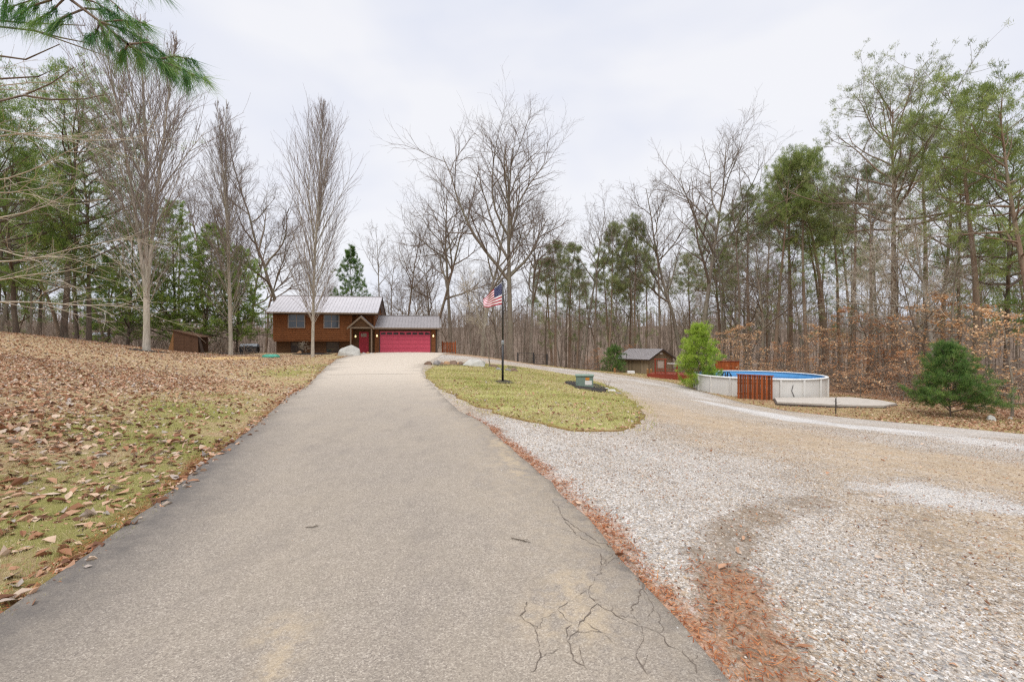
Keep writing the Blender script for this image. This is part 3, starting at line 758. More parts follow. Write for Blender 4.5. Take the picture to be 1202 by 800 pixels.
# ------------------------------------------------------------------ ground scatter
def sample(n, x0, x1, y0, y1):
    x = rng.uniform(x0, x1, n); y = rng.uniform(y0, y1, n); m = (np.abs(x) < (y+1.2)*1.22+.6)
    return x[m], y[m]
def on_road(x, y): return inside(road_poly, x, y)
ICO = np.array([(0,0,-1),(.72,-.53,-.45),(-.28,-.85,-.45),(-.89,0,-.45),(-.28,.85,-.45),(.72,.53,-.45),(.28,-.85,.45),(-.72,-.53,.45),(-.72,.53,.45),(.28,.85,.45),(.89,0,.45),(0,0,1)])
ICF = np.array([(0,2,1),(1,5,0),(0,3,2),(0,4,3),(0,5,4),(1,10,5),(2,6,1),(3,7,2),(4,8,3),(5,9,4),(1,6,10),(2,7,6),(3,8,7),(4,9,8),(5,10,9),(6,11,10),(7,11,6),(8,11,7),(9,11,8),(10,11,9)])
OCT = np.array([(1,0,0),(0,1,0),(-1,0,0),(0,-1,0),(0,0,1),(0,0,-1)], float); OCF = np.array([(0,1,4),(1,2,4),(2,3,4),(3,0,4),(1,0,5),(2,1,5),(3,2,5),(0,3,5)])
def stones(x, y, size, z0, base=(ICO, ICF), flat=.6, sink=.3):
    n = len(x); B, Fc = base; k = len(B)
    sc = size[:, None]*rng.uniform(.6, 1.25, (n, 3))*[1, 1, flat]
    V = B[None]*(1+rng.normal(0, .16, (n, k, 1)))*sc[:, None]/2
    a = rng.uniform(0, 6.28, n); t = rng.normal(0, .35, n)
    V = np.stack([V[..., 0], V[..., 1]*np.cos(t)[:, None]-V[..., 2]*np.sin(t)[:, None], V[..., 1]*np.sin(t)[:, None]+V[..., 2]*np.cos(t)[:, None]], -1)
    V = np.stack([V[..., 0]*np.cos(a)[:, None]-V[..., 1]*np.sin(a)[:, None], V[..., 0]*np.sin(a)[:, None]+V[..., 1]*np.cos(a)[:, None], V[..., 2]], -1)
    z = height(x, y)+z0+size*flat*(.5-sink)
    V += np.stack([x, y, z], 1)[:, None]
    Fa = (Fc[None]+(np.arange(n)*k)[:, None, None]).reshape(-1, 3)
    return V.reshape(-1, 3), Fa, k
def stone_mat():
    t = NT('gravel_stones'); t.color(t.mix(t.ramp(t.noise(90, 4, .7), [(.3, .25), (.7, .0)]), t.attr('col'), lin('#5f564c'))); t.rough(.85, .25); return t.m
M['stone'] = stone_mat()
PAL = np.array([lin(h, .93)[:3] for h in ('#e6e2db','#cfcac2','#b9b3aa','#a59e95','#8b847b','#68625d','#bfaa8e','#a68a6c','#967b62','#85868d','#d3c6b2')])
PW = np.array([12,14,14,12,10,6,8,6,4,6,8.]); PW /= PW.sum()
def gravel_scatter():
    Vs, Fs, Cs, b = [], [], [], 0
    for (ya, yb, n, s0, s1, base) in ((1.2, 3.4, 60000, .006, .024, (ICO, ICF)), (3.4, 6.5, 120000, .008, .026, (OCT, OCF)), (6.5, 13, 110000, .014, .034, (OCT, OCF))):
        x, y = sample(n, -1, yb*1.25+1.5, ya, yb)
        m = inside(grav_poly, x, y) & ~on_road(x-.02, y) & ~inside(isl_poly, x, y); x, y = x[m], y[m]
        w, ru, di, dk = grav_mask(x, y)
        p = np.clip(.12+.8*w-.45*ru-.45*dk-.3*di, .04, 1)*(.45+.55*(wob(x, y, 5, 61)*.5+.5)); m = rng.random(len(x)) < p; x, y, di, ru, w = x[m], y[m], di[m], ru[m], w[m]
        size = s0+(s1-s0)*rng.random(len(x))**2.2
        V, Fa, k = stones(x, y, size, .018, base)
        c = PAL[rng.choice(len(PAL), len(x), p=PW)]*rng.uniform(.82, 1.05, (len(x), 1))
        dirty = np.clip(.15+.5*rng.random(len(x))**2+di*.4+ru*.3, 0, .8)[:, None]; c = c*(1-dirty)+np.array(lin('#b59a7a')[:3])*dirty
        lt_ = np.clip((w-.7)*1.2, 0, .5)[:, None]; c = c*(1-lt_)+np.array(lin('#e6e4e0')[:3])*lt_*rng.uniform(.7, 1.05, (len(x), 1))
        Vs.append(V); Fs.append(Fa+b); b += len(V); Cs.append(np.repeat(np.column_stack([c, np.ones(len(c))]), k, 0))
    o = npmesh('gravel_stones', np.concatenate(Vs), np.concatenate(Fs), M['stone'], col=np.concatenate(Cs)); tag(o, kind='stuff')
    o['label'] = 'loose pale crushed stones spread over the gravel lot'; o['category'] = 'gravel'
    # stray stones along the drive edge and on the asphalt
    x, y = sample(900, -3, 1.6, 1.5, 14); m = on_road(x, y) & (rng.random(len(x)) < np.clip(.05+.9*band(dpoly(RR, x, y), .0, .5), 0, 1)); x, y = x[m], y[m]
    V, Fa, k = stones(x, y, rng.uniform(.005, .016, len(x)), .036, (OCT, OCF))
    c = PAL[rng.choice(len(PAL), len(x), p=PW)]
    o = npmesh('stray_pebbles', V, Fa, M['stone'], col=np.repeat(np.column_stack([c, np.ones(len(c))]), k, 0))
    tag(o, 'small stray pebbles kicked onto the asphalt along its right edge', 'pebbles', None, 'stuff')
gravel_scatter()

def leaf_mesh(x, y, z, size):
    """curled fallen leaves, five-point blades folded along the midrib"""
    n = len(x); T = np.array([(-1,0,0),(-.45,.5,.18),(.25,.62,.22),(1,0,.05),(.25,-.62,.22),(-.45,-.5,.18),(0,0,0)], float)
    Fc = np.array([(0,6,1),(1,6,2),(2,6,3),(3,6,4),(4,6,5),(5,6,0)])
    V = T[None]*(1+rng.normal(0, .22, (n, 7, 1)))*size[:, None, None]/2
    V[..., 2] = V[..., 2]*rng.normal(1., 1.1, (n, 1))+rng.normal(0, .06, (n, 7))*size[:, None]
    V[..., 1] *= rng.uniform(.55, 1.05, (n, 1))
    t = rng.normal(0, .28, (n, 1)); V = np.stack([V[..., 0]*np.cos(t)-V[..., 2]*np.sin(t), V[..., 1], V[..., 0]*np.sin(t)+V[..., 2]*np.cos(t)], -1)
    a = rng.uniform(0, 6.28, (n, 1)); V = np.stack([V[..., 0]*np.cos(a)-V[..., 1]*np.sin(a), V[..., 0]*np.sin(a)+V[..., 1]*np.cos(a), V[..., 2]], -1)
    V[..., 2] -= V[..., 2].min(1, keepdims=True)*.8
    V += np.stack([x, y, z], 1)[:, None]
    return V.reshape(-1, 3), (Fc[None]+(np.arange(n)*7)[:, None, None]).reshape(-1, 3), 7
def scatter_leaves(name, label, x, y, size, z0, cbias=(0, 1)):
    V, Fa, k = leaf_mesh(x, y, height(x, y)+z0, size)
    c = np.repeat(rng.uniform(*cbias, len(x)), k)
    o = npmesh(name, V, Fa, M['fallen'], col=c); tag(o, label, 'leaves', None, 'stuff'); return o
def lawn_leaves():
    X, Y, S = [], [], []
    for (a, b, n, s0, s1) in ((2, 7, 26000, .015, .15), (7, 16, 60000, .03, .12), (16, 38, 60000, .06, .14)):
        x, y = sample(n, -(b+1.2)*1.25-.6, -2, a, b); m = inside(lawn_ol, x, y); x, y = x[m], y[m]
        d = dpoly(RL, x, y); cl = wob(x, y, .9, 71)*.5+.5
        p = np.clip(.34+.95*ss(.6, 4.2, d)*(.3+1.*cl)+.3*band(d, 0, .25), 0, 1); m = rng.random(len(x)) < p; x, y = x[m], y[m]
        X.append(x); Y.append(y); S.append(s0+(s1-s0)*rng.random(len(x))**1.8)
    scatter_leaves('fallen_leaves', 'dry tan and brown leaves scattered over the sloping lawn left of the drive', *map(np.concatenate, (X, Y, S)), .014)
lawn_leaves()
x, y = sample(14000, -3, 10, 7, 30); m = inside(isl, x, y) & (rng.random(len(x)) < .25+.7*ss(16, 8, y)*(wob(x, y, 1.2, 5)*.5+.5)); x, y = x[m], y[m]
scatter_leaves('fallen_leaves', 'brown leaves lying in the grass island around the flagpole', x, y, rng.uniform(.05, .13, len(x)), .05)
x, y = sample(1500, 0, 17, 1.5, 14); m = inside(grav_poly, x, y) & ~on_road(x, y) & ~inside(isl, x, y) & (rng.random(len(x)) < .10+.5*(grav_mask(x, y)[3])); x, y = x[m], y[m]
scatter_leaves('fallen_leaves', 'few brown leaves lying on the gravel lot', x, y, rng.uniform(.025, .09, len(x)), .03)
x, y = sample(30000, 4, 60, 12, 58); m = ~inside(grav_poly, x, y) & ~inside(isl, x, y) & ~on_road(x, y) & (rng.random(len(x)) < .35); x, y = x[m], y[m]
scatter_leaves('fallen_leaves', 'brown leaf litter on the ground beside and behind the pool', x, y, rng.uniform(.08, .17, len(x)), .01, (0, .75))

x, y = sample(34000, 6, 34, 11, 34); m = ~inside(grav_poly, x, y) & (rng.random(len(x)) < .25+.75*ss(9, 3, np.hypot(x-24, y-19)/1.2)); x, y = x[m], y[m]
scatter_leaves('fallen_leaves', 'brown leaves on the verge around the small dark pine at the right', x, y, rng.uniform(.06, .15, len(x)), .01, (.1, .8))

def blades(x, y, z0, h, w, cb, lean=.5):
    n = len(x); a = rng.uniform(0, 6.28, n); b = rng.uniform(0, 6.28, n); l = np.abs(rng.normal(0, lean, n))
    z = height(x, y)+z0; P = np.stack([x, y, z], 1)
    s = np.stack([np.cos(a), np.sin(a), 0*a], 1)*w[:, None]/2; k = np.stack([np.cos(b)*l, np.sin(b)*l, np.ones(n)], 1)
    k = nrm(k)*h[:, None]; k2 = k*.55; k2[:, 2] *= 1.15
    V = np.stack([P-s, P+s, P+k2+s*.7, P+k2-s*.7, P+k*[1.35, 1.35, .85]], 1).reshape(-1, 3); i = np.arange(n)[:, None]*5
    return V, [i+np.array([0, 1, 2, 3]), i+np.array([3, 2, 4])], np.repeat(np.clip(cb, 0, 1), 5)
def grass_stuff(name, label, x, y, z0, h, w, cb, lean=.5):
    V, Fl, c = blades(x, y, z0, h, w, cb, lean); o = npmesh(name, V, Fl, M['grass'], col=c); tag(o, label, 'grass', None, 'stuff')
def lawn_grass():
    X, Y, Hh, W, C = [], [], [], [], []
    for (a, b, n, h, w) in ((1.8, 6, 190000, .034, .0035), (6, 14, 200000, .038, .007), (14, 30, 90000, .045, .016)):
        x, y = sample(n, -(b+1.2)*1.25-.6, -2, a, b); m = inside(lawn_ol, x, y); x, y = x[m], y[m]
        d = dpoly(RL, x, y); g = lawn_mask(x, y)['mA'][:, 0]; cl = np.clip(wob(x, y, 2.2, 81)*.6+.5+.25*wob(x, y, 9, 82), 0, 1)
        m = rng.random(len(x)) < np.clip((.22+.9*g)*(.12+1.1*cl)-.5*band(d, 0, .25), .03, 1); x, y, g, cl = x[m], y[m], g[m], cl[m]
        X.append(x); Y.append(y); k = len(x); Hh.append(h*rng.uniform(.5, 1.5, k)); W.append(w*rng.uniform(.7, 1.4, k))
        C.append(np.clip(1.05-.95*g*(.4+cl)*(.6+.6*(wob(x, y, 3.5, 83)>0))+rng.normal(0, .24, k), 0, 1))
    grass_stuff('lawn_grass', 'short half-dormant grass on the slope left of the drive', *map(np.concatenate, (X, Y)), .012, np.concatenate(Hh), np.concatenate(W), np.concatenate(C), .8)
lawn_grass()
x, y = sample(360000, -6, 10, 7, 32); m = inside(isl, x+.12*wob(x, y, 4, 95), y+.12*wob(x, y, 4.4, 96)) | ((dpoly(np.vstack([isl, isl[:1]]), x, y) < .35) & (rng.random(len(x)) < .15)); m &= ~on_road(x-.05, y); x, y = x[m], y[m]; m = rng.random(len(x)) < np.clip(.5+.6*wob(x, y, 2.5, 91), .1, 1); x, y = x[m], y[m]; k = len(x)
mm = isl_mask(x, y)['mA'][:, 2] < .3; x, y = x[mm], y[mm]; k = len(x)
grass_stuff('island_grass', 'yellow-green grass covering the teardrop island around the flagpole', x, y, .04, rng.uniform(.03, .085, k), rng.uniform(.006, .014, k)*(1+y/20), .52+.3*wob(x, y, 1.2, 92)+rng.normal(0, .25, k), .6)
x, y = sample(150000, 3, 24, 12, 55); bm_ = base_mask(x, y)['mA'][:, 0]; m = ~inside(grav_poly, x, y) & ~inside(isl, x, y) & (rng.random(len(x)) < bm_*1.2*(wob(x, y, 1.1, 93)*.5+.6)); x, y = x[m], y[m]; k = len(x)
grass_stuff('verge_grass', 'thin dormant grass on the verge between gravel and pool', x, y, 0, rng.uniform(.04, .10, k), rng.uniform(.015, .03, k), .55+.3*wob(x, y, .8, 94)+rng.normal(0, .22, k), .6)

def needle_litter():
    X, Y, W = [], [], []
    x, y = sample(140000, -1, 4, 1.3, 12); w, ru, di, dk = grav_mask(x, y); m = ~on_road(x+.03, y) & inside(grav_poly, x, y) & (rng.random(len(x)) < ru*.6*ss(0, 1, ru+.2)); X.append(x[m]); Y.append(y[m])
    x, y = sample(60000, -9, -2, 1.5, 14); d = dpoly(RL, x, y); m = ~on_road(x-.03, y) & inside(lawn_ol, x, y) & (rng.random(len(x)) < band(d, .02, .32)*.8); X.append(x[m]); Y.append(y[m])
    x = np.concatenate(X); y = np.concatenate(Y); n = len(x); a = rng.uniform(0, 6.28, n); l = rng.uniform(.02, .07, n); z = height(x, y)+.024+rng.uniform(0, .014, n)
    w = rng.uniform(.0015, .004, n)*(1+y/6); d = np.stack([np.cos(a), np.sin(a), rng.normal(0, .15, n)], 1); s = np.stack([-np.sin(a), np.cos(a), 0*a], 1)
    P = np.stack([x, y, z], 1); V = np.stack([P-s*w[:, None], P+s*w[:, None], P+d*l[:, None]], 1).reshape(-1, 3)
    o = npmesh('pine_needle_litter', V, np.arange(len(V)).reshape(-1, 3), M['rustneedle'], col=np.repeat(rng.uniform(0, 1, n), 3))
    tag(o, 'rust-coloured pine needles gathered along the edges of the asphalt', 'needles', None, 'stuff')
    # broken leaf bits in the same strips
    x, y = sample(60000, -1, 13, 1.3, 12); w, ru, di, dk = grav_mask(x, y); m = inside(grav_poly, x, y) & ~inside(isl, x, y) & ~on_road(x, y) & (rng.random(len(x)) < np.maximum(np.maximum(ru, dk*.8)*.6, .22*(wob(x, y, 1.5, 25)>0)+.05)); x, y = x[m], y[m]
    scatter_leaves('leaf_crumbs', 'crumbled rust-brown leaf bits along the right edge of the asphalt', x, y, rng.uniform(.008, .03, len(x)), .022, (0, .6))
needle_litter()
# ------------------------------------------------------------------ built things
def wood(name, h1, h2, k=.85, board=None, rough=.65, spec=.3):
    t = NT(name); v = t.mapping((.6, .6, 7)); 
    f = t.noise(2.5, 6, .7, v); g = t.noise(.9, 4, .6)
    c = t.mix(t.ramp(f, [(.3, .0), (.7, 1.)]), lin(h1, k), lin(h2, k))
    c = t.mix(t.ramp(g, [(.4, .0), (.75, .35)]), c, lin(h1, k*.6))
    t.color(c); t.rough(rough, spec); t.bump(f, .3, .01); return t.m
def vwood(name, h1, h2, k=.85):
    t = NT(name); v = t.mapping((7, 7, .5)); f = t.noise(2.5, 6, .7, v); g = t.noise(1.6, 2, .5, t.mapping((3, 3, .05)))
    c = t.mix(t.ramp(f, [(.3, .0), (.7, 1.)]), lin(h1, k), lin(h2, k)); c = t.mix(t.ramp(g, [(.45, .0), (.6, .45)]), c, lin(h1, k*.5))
    t.color(c); t.rough(.75, .2); t.bump(f, .4, .01); return t.m
M['log'] = wood('stained_log_siding', '#693e20', '#995f33', .88)
M['log_dark'] = wood('dark_log_siding', '#4d3320', '#74522f', .85)
M['trim'] = simple('tan_trim', '#8d7a66', .8, .12, 4)
M['trim_dark'] = simple('dark_fascia', '#4a3d35', .8, .12, 4)
M['roof'] = simple('brown_grey_metal_roof', '#bdb8b8', .9, .06, 1.2, .42, .05, .004, spec=.5)
M['roof_dark'] = simple('weathered_metal_roof', '#97908e', .8, .08, 1.2, .45, .05, .004, spec=.5)
M['pink'] = simple('rose_red_paint', '#c64e62', .9, .05, 3, .5, .05, .003)
M['pink_line'] = simple('rose_red_groove', '#9c3448', .8, .05, 3, .6, 0)
M['reddoor'] = simple('red_door_paint', '#b0303f', .85, .05, 3, .5, 0)
def glass(name, h, k=.6):
    t = NT(name); f = t.noise(1.3, 3, .5); c = lin(h, k); t.color(t.ramp(f, [(.35, tuple(x*.5 for x in c[:3])+(1,)), (.7, c)])); t.rough(.06, .8); return t.m
M['glass'] = glass('window_glass', '#4f5a66')
M['glass_dark'] = glass('dark_window_glass', '#3a3438')
M['frame_tan'] = simple('tan_window_frame', '#a5968a', .85, .06, 5)
M['white'] = simple('white_paint', '#e4e2dc', .9, .05, 3, .5, .03)
M['concrete'] = simple('concrete', '#b5aca0', .9, .12, 3, .9, .3)
M['dark_metal'] = simple('black_metal', '#2b2a2a', .8, .15, 6, .45, .05, spec=.5)
M['foundation'] = simple('brown_block_wall', '#6b5d50', .8, .15, 3, .9)  # dull brown block colour, varied only by noise
def lampmat(name, h, e):
    t = NT(name); t.color(lin(h)); t.b.inputs['Emission Color'].default_value = lin(h); t.b.inputs['Emission Strength'].default_value = e; return t.m
M['lamp'] = lampmat('lit_lamp_glass', '#ffe6b0', 1.1)

def log_wall(mb, p0, p1, z0, z1, course=.2, d=.045, mi=0):
    p0 = Vector((*p0, 0)); p1 = Vector((*p1, 0)); u = (p1-p0).normalized(); nrm_ = Vector((u.y, -u.x, 0))
    n = max(1, round((z1-z0)/course)); h = (z1-z0)/n; prof = [(0, 0), (d*.75, .15), (d, .5), (d*.75, .85), (0, 1)]
    for i in range(n):
        vs = []
        for e in (p0, p1):
            for (o, t) in prof: q = e+nrm_*o; vs.append((q.x, q.y, z0+(i+t)*h))
        fs = [(k, k+5, k+6, k+1) for k in range(4)]+[(0, 1, 2, 3, 4), (9, 8, 7, 6, 5)]
        mb.add(vs, [f[::-1] for f in fs], mi)
    b = -nrm_*.12
    vs = [(q.x, q.y, z) for q in (p0, p1, p1+b, p0+b) for z in (z0, z1)]
    mb.add(vs, [(0, 2, 3, 1), (2, 4, 5, 3), (4, 6, 7, 5), (6, 0, 1, 7), (1, 3, 5, 7), (0, 6, 4, 2)], mi)
def roof_plane(mb, x0, x1, y0, z0, y1, z1, th=.07, rib=.3, mi=0):
    """sheet from eave (y0,z0) to ridge (y1,z1) with raised seams"""
    mb.prism([(y0, z0), (y1, z1), (y1, z1-th), (y0, z0-th)], 'x', x0, x1, mi)
    n = int((x1-x0)/rib); L = math.hypot(y1-y0, z1-z0); ny, nz = -(z1-z0)/L, (y1-y0)/L
    if nz < 0: ny, nz = -ny, -nz
    for i in range(n+1):
        x = x0+.02+(x1-x0-.04)*i/n
        mb.prism([(y0, z0+.002), (y1, z1+.002), (y1+ny*.03, z1+nz*.03), (y0+ny*.03, z0+nz*.03)], 'x', x-.014, x+.014, mi)
def window(parent, x0, x1, z0, z1, y, mullions=1, split=None, glassm='glass', frame='frame_tan', name='window'):
    f = MB(); w_ = .07
    f.box(x0-w_, x1+w_, y-.075, y+.01, z1, z1+w_); f.box(x0-w_, x1+w_, y-.085, y+.01, z0-w_, z0)
    f.box(x0-w_, x0, y-.07, y+.01, z0, z1); f.box(x1, x1+w_, y-.07, y+.01, z0, z1)
    for i in range(mullions): 
        xm = x0+(x1-x0)*(i+1)/(mullions+1); f.box(xm-.025, xm+.025, y-.066, y+.005, z0, z1)
    if split: zm = z0+(z1-z0)*split; f.box(x0, x1, y-.064, y+.004, zm-.02, zm+.02)
    wo = f.build(name, M[frame], parent)
    p = MB(); p.box(x0+.001, x1-.001, y-.048, y-.03, z0+.001, z1-.001); p.build('pane', M[glassm], wo)
    return wo

HX, HY = -22.0, 42.0; HZ = .45
house = empty('log_house', (HX, HY, HZ), 'brown log-sided house with grey metal roof, red front door and attached garage', 'house', None, R(10))
w1 = MB()
log_wall(w1, (0, 0), (6.9, 0), 1.22, 3.8); log_wall(w1, (6.9, .35), (9.0, .35), 2.4, 3.8)
log_wall(w1, (9.0, 0), (9.0, 6.8), 2.2, 3.8); log_wall(w1, (0, 6.8), (0, 0), 1.22, 3.8); log_wall(w1, (9, 6.8), (0, 6.8), -1.2, 3.8)
w1.prism([(0, 3.8), (6.8, 3.8), (3.4, 5.5)], 'x', 8.86, 8.98); w1.prism([(0, 3.8), (6.8, 3.8), (3.4, 5.5)], 'x', .02, .14)
w1.box(0, 6.9, .02, .5, 1.10, 1.21)      # soffit of the overhang
w1.box(-.04, .10, -.06, .05, 1.22, 3.8); w1.box(6.80, 6.94, -.06, .36, 1.22, 3.8)
w1.build('upper_wall', M['log'], house)
w2 = MB(); log_wall(w2, (0.1, .5), (6.9, .5), -.6, 1.1); log_wall(w2, (6.9, .42), (9.0, .42), -.3, 2.4); log_wall(w2, (0, 6.8), (0.1, .5), -.9, 1.1); w2.build('lower_wall', M['log_dark'], house)
w3 = MB(); log_wall(w3, (9.0, 0), (9.48, 0), -.3, 2.3); log_wall(w3, (14.24, 0), (14.8, 0), -.3, 2.3); log_wall(w3, (9.48, 0), (14.24, 0), 2.08, 2.3)
log_wall(w3, (14.8, 0), (14.8, 6), -.9, 2.3); w3.prism([(0, 2.3), (6, 2.3), (3, 3.55)], 'x', 14.68, 14.79); w3.build('garage_wall', M['log'], house)
tr = MB(); tr.box(14.74, 14.88, -.07, .07, -.3, 2.3); tr.box(9.40, 9.48, -.07, .02, -.1, 2.1); tr.box(14.24, 14.32, -.07, .02, -.1, 2.1); tr.box(9.40, 14.32, -.072, .02, 2.1, 2.19); tr.build('corner_trim', M['trim_dark'], house)
r1 = MB(); roof_plane(r1, -.5, 9.35, -.6, 3.80, 3.4, 5.68); roof_plane(r1, -.5, 9.35, 7.4, 3.80, 3.4, 5.68); r1.box(-.5, 9.35, 3.28, 3.52, 5.65, 5.71); rf = r1.build('main_roof', M['roof'], house)
g_ = MB(); g_.box(-.5, 9.35, -.72, -.605, 3.66, 3.79); g_.build('gutter', M['trim'], rf)
fa = MB(); 
for xx in (-.53, 9.352):
    fa.prism([(-.62, 3.79), (3.4, 5.67), (7.42, 3.79), (7.42, 3.58), (3.4, 5.44), (-.62, 3.58)], 'x', xx, xx+.03)
fa.box(-.5, 9.35, -.60, -.01, 3.60, 3.64); fa.build('fascia', M['trim_dark'], rf)
r2 = MB(); roof_plane(r2, 9.02, 15.15, -.45, 2.42, 3.0, 3.74); roof_plane(r2, 9.02, 15.15, 6.45, 2.42, 3.0, 3.74); r2.box(9.02, 15.15, 2.9, 3.1, 3.72, 3.77); rg = r2.build('garage_roof', M['roof_dark'], house)
g_ = MB(); g_.box(8.95, 15.2, -.57, -.455, 2.29, 2.41); g_.build('gutter', M['trim'], rg)
fa = MB(); fa.prism([(-.47, 2.41), (3.0, 3.73), (6.47, 2.41), (6.47, 2.25), (3.0, 3.55), (-.47, 2.25)], 'x', 15.152, 15.18); fa.box(9.1, 15.1, -.45, -.06, 2.24, 2.28); fa.build('fascia', M['trim_dark'], rg)
window(house, 1.32, 2.68, 2.42, 3.58, -.045, 1, .5); window(house, 4.45, 5.72, 2.42, 3.58, -.045, 1, .5)
window(house, 1.45, 2.4, .12, 1.0, .455, 1, None, 'glass_dark', 'trim_dark'); window(house, 4.6, 5.6, .12, 1.0, .455, 0, .5, 'glass_dark', 'trim_dark')
# garage door: sections with raised panels and a row of lights
gd = MB(); gx0, gx1, gz0, gz1 = 9.48, 14.24, .0, 2.08
gd.box(gx0, gx1, -.02, .03, gz0-.2, gz1, 0)
rows, cols = 5, 8; ph = (gz1-gz0)/rows; pw = (gx1-gx0)/cols
for i in range(rows):
    gd.box(gx0, gx1, -.024, -.0201, gz0+i*ph-.008, gz0+i*ph+.008, 1)
    for j in range(cols):
        if i == rows-1: continue
        a = gx0+j*pw+.05; b = gx0+(j+1)*pw-.05; gd.box(a, b, -.035, -.0205, gz0+i*ph+.06, gz0+(i+1)*ph-.06, 0)
gdo = gd.build('garage_door', [M['pink'], M['pink_line']], house)
for j in range(cols):
    a = gx0+j*pw+.07; b = gx0+(j+1)*pw-.07; z = gz0+4*ph+.10; zt = z+.2; m_ = MB()
    k = (j-(cols-1)/2)/(cols/2)      # arched lights, lower at the ends of each group
    arch = [(a, z), (b, z), (b, zt-.05*(1 if j % 4 == 3 else 0)), ((a+b)/2, zt), (a, zt-.05*(1 if j % 4 == 0 else 0))]
    m_.prism([(p, q) for p, q in arch], 'y', -.034, -.0202); m_.build('door_light', M['glass_dark'], gdo)
fd = MB(); fd.box(7.5, 8.38, .34, .42, .02, 2.02); 
for (a, b, c_, d_) in ((7.6, 7.9, .15, .75), (7.98, 8.28, .15, .75), (7.6, 7.9, .85, 1.4), (7.98, 8.28, .85, 1.4)): fd.box(a, b, .325, .339, c_, d_)
fdo = fd.build('front_door', M['reddoor'], house)
m_ = MB(); m_.box(7.68, 8.2, .322, .338, 1.55, 1.88); m_.build('door_light', M['frame_tan'], fdo)
m_ = MB(); m_.tube([(8.3, .34, 1.0), (8.3, .28, 1.0)], .03); m_.build('handle', M['dark_metal'], fdo)
# entry porch gable
pg = MB()
for s, (xa, xb) in enumerate(((7.9, 6.72), (7.9, 9.02))):
    pg.prism([(xa, 3.50), (xb, 2.44), (xb, 2.33), (xa, 3.38)], 'y', -1.2, .33)
pgo = pg.build('porch_roof', M['roof_dark'], house)
m_ = MB()
for s, (xa, xb) in enumerate(((7.9, 6.66), (7.9, 9.08))): m_.prism([(xa, 3.48), (xb, 2.38), (xb, 2.20), (xa, 3.28)], 'y', -1.25, -1.2)
m_.build('barge_board', M['trim'], pgo)
m_ = MB(); m_.prism([(6.95, 2.45), (8.85, 2.45), (7.9, 3.28)], 'y', -1.02, -.98); m_.build('gable_infill', M['log_dark'], pgo)
for x_ in (6.98, 8.84): m_ = MB(); m_.box(x_-.06, x_+.06, -1.14, -1.02, -.2, 2.34); m_.build('porch_post', M['trim'], house)
m_ = MB(); m_.box(6.9, 8.92, -1.15, -1.0, 2.30, 2.44); m_.build('porch_beam', M['trim'], house)
m_ = MB(); m_.box(6.7, 9.0, -1.3, .33, -.3, .02); m_.build('porch_step', M['concrete'], house)
for x_, y_, z_ in ((7.2, .36, 1.55), (9.22, -.05, 1.6), (14.52, -.05, 1.6)):
    m_ = MB(); m_.box(x_-.05, x_+.05, y_-.06, y_, z_+.1, z_+.26); m_.bar((x_, y_-.05, z_+.2), (x_, y_-.14, z_+.22), .03); l_ = m_.build('wall_light', M['dark_metal'], house)
    m_ = MB(); m_.tube([(x_, y_-.14, z_-.06), (x_, y_-.14, z_+.03), (x_, y_-.14, z_+.16)], [.05, .085, .04], 8); m_.build('lamp_shade', M['lamp'], l_)
# ---- yard things near the house
def rock(px, py, Y, sx, sy, sz, mat, label, seed, rz=0, group=None, name='boulder'):
    x = (px-601)/F*Y; o = rock_mesh(name, mat, sx, sy, sz, seed); o.location = (x, Y, hz(x, Y)-.03); o.rotation_euler = (0, 0, rz); tag(o, label, 'rock', group); return o
M['rock_white'] = simple('pale_boulder', '#b9b6ad', .92, .15, 2.5, .9, .6, .04)
M['rock_tan'] = simple('tan_sandstone', '#b08b66', .85, .25, 4, .9, .5, .03)
M['rock_brown'] = simple('brown_sandstone', '#7c6553', .85, .25, 4, .9, .5, .03)
M['rock_grey'] = simple('grey_fieldstone', '#8c8680', .85, .25, 4, .9, .5, .03)
rock(410, 414, 38, 2.1, 1.2, .95, M['rock_white'], 'large pale grey boulder in front of the red front door', 12, .1)
rock(396.5, 414.5, 38.3, .65, .5, .34, M['rock_tan'], 'small tan rock at the left foot of the big pale boulder', 13)
rock(351, 412, 40.5, .5, .42, .38, M['rock_tan'], 'round tan rock in front of the lower left house window', 14)
for i, (px, s_) in enumerate(((427, .42), (431.5, .5), (436, .35), (440, .3), (420.5, .3))):
    rock(px, 414, 40.5, s_, s_*.8, s_*.45, M[('rock_white', 'rock_tan')[i % 2]], 'one of the small low stones edging the bed beside the front door', 20+i, i, 'stones edging the front bed', 'stone')
# dark grill cart left of the house
gx, gy = (293-601)/F*41, 41
gr = empty('outdoor_grill', (gx, gy, hz(gx, gy)), 'black lidded grill on a cart standing left of the house', 'grill', None, R(8))
m_ = MB(); m_.box(-.75, .75, -.3, .3, .12, .62); 
for a in (-.7, .64):
    for b in (-.28, .22): m_.box(a, a+.06, b, b+.06, 0, .12)
m_.build('cabinet', M['dark_metal'], gr)
m_ = MB(); m_.prism([(-.3, .63), (.3, .63), (.26, .78), (.1, .86), (-.12, .86), (-.26, .76)], 'x', -.72, .72); m_.build('lid', simple('grey_grill_lid', '#8c9298', .85, .1, 4, .4, 0, spec=.6), gr)
m_ = MB(); m_.bar((-.4, -.34, .7), (.4, -.34, .7), .03); m_.build('handle', M['dark_metal'], gr)
m_ = MB(); m_.box(.76, 1.05, -.22, .22, .58, .62); m_.build('side_shelf', M['dark_metal'], gr)
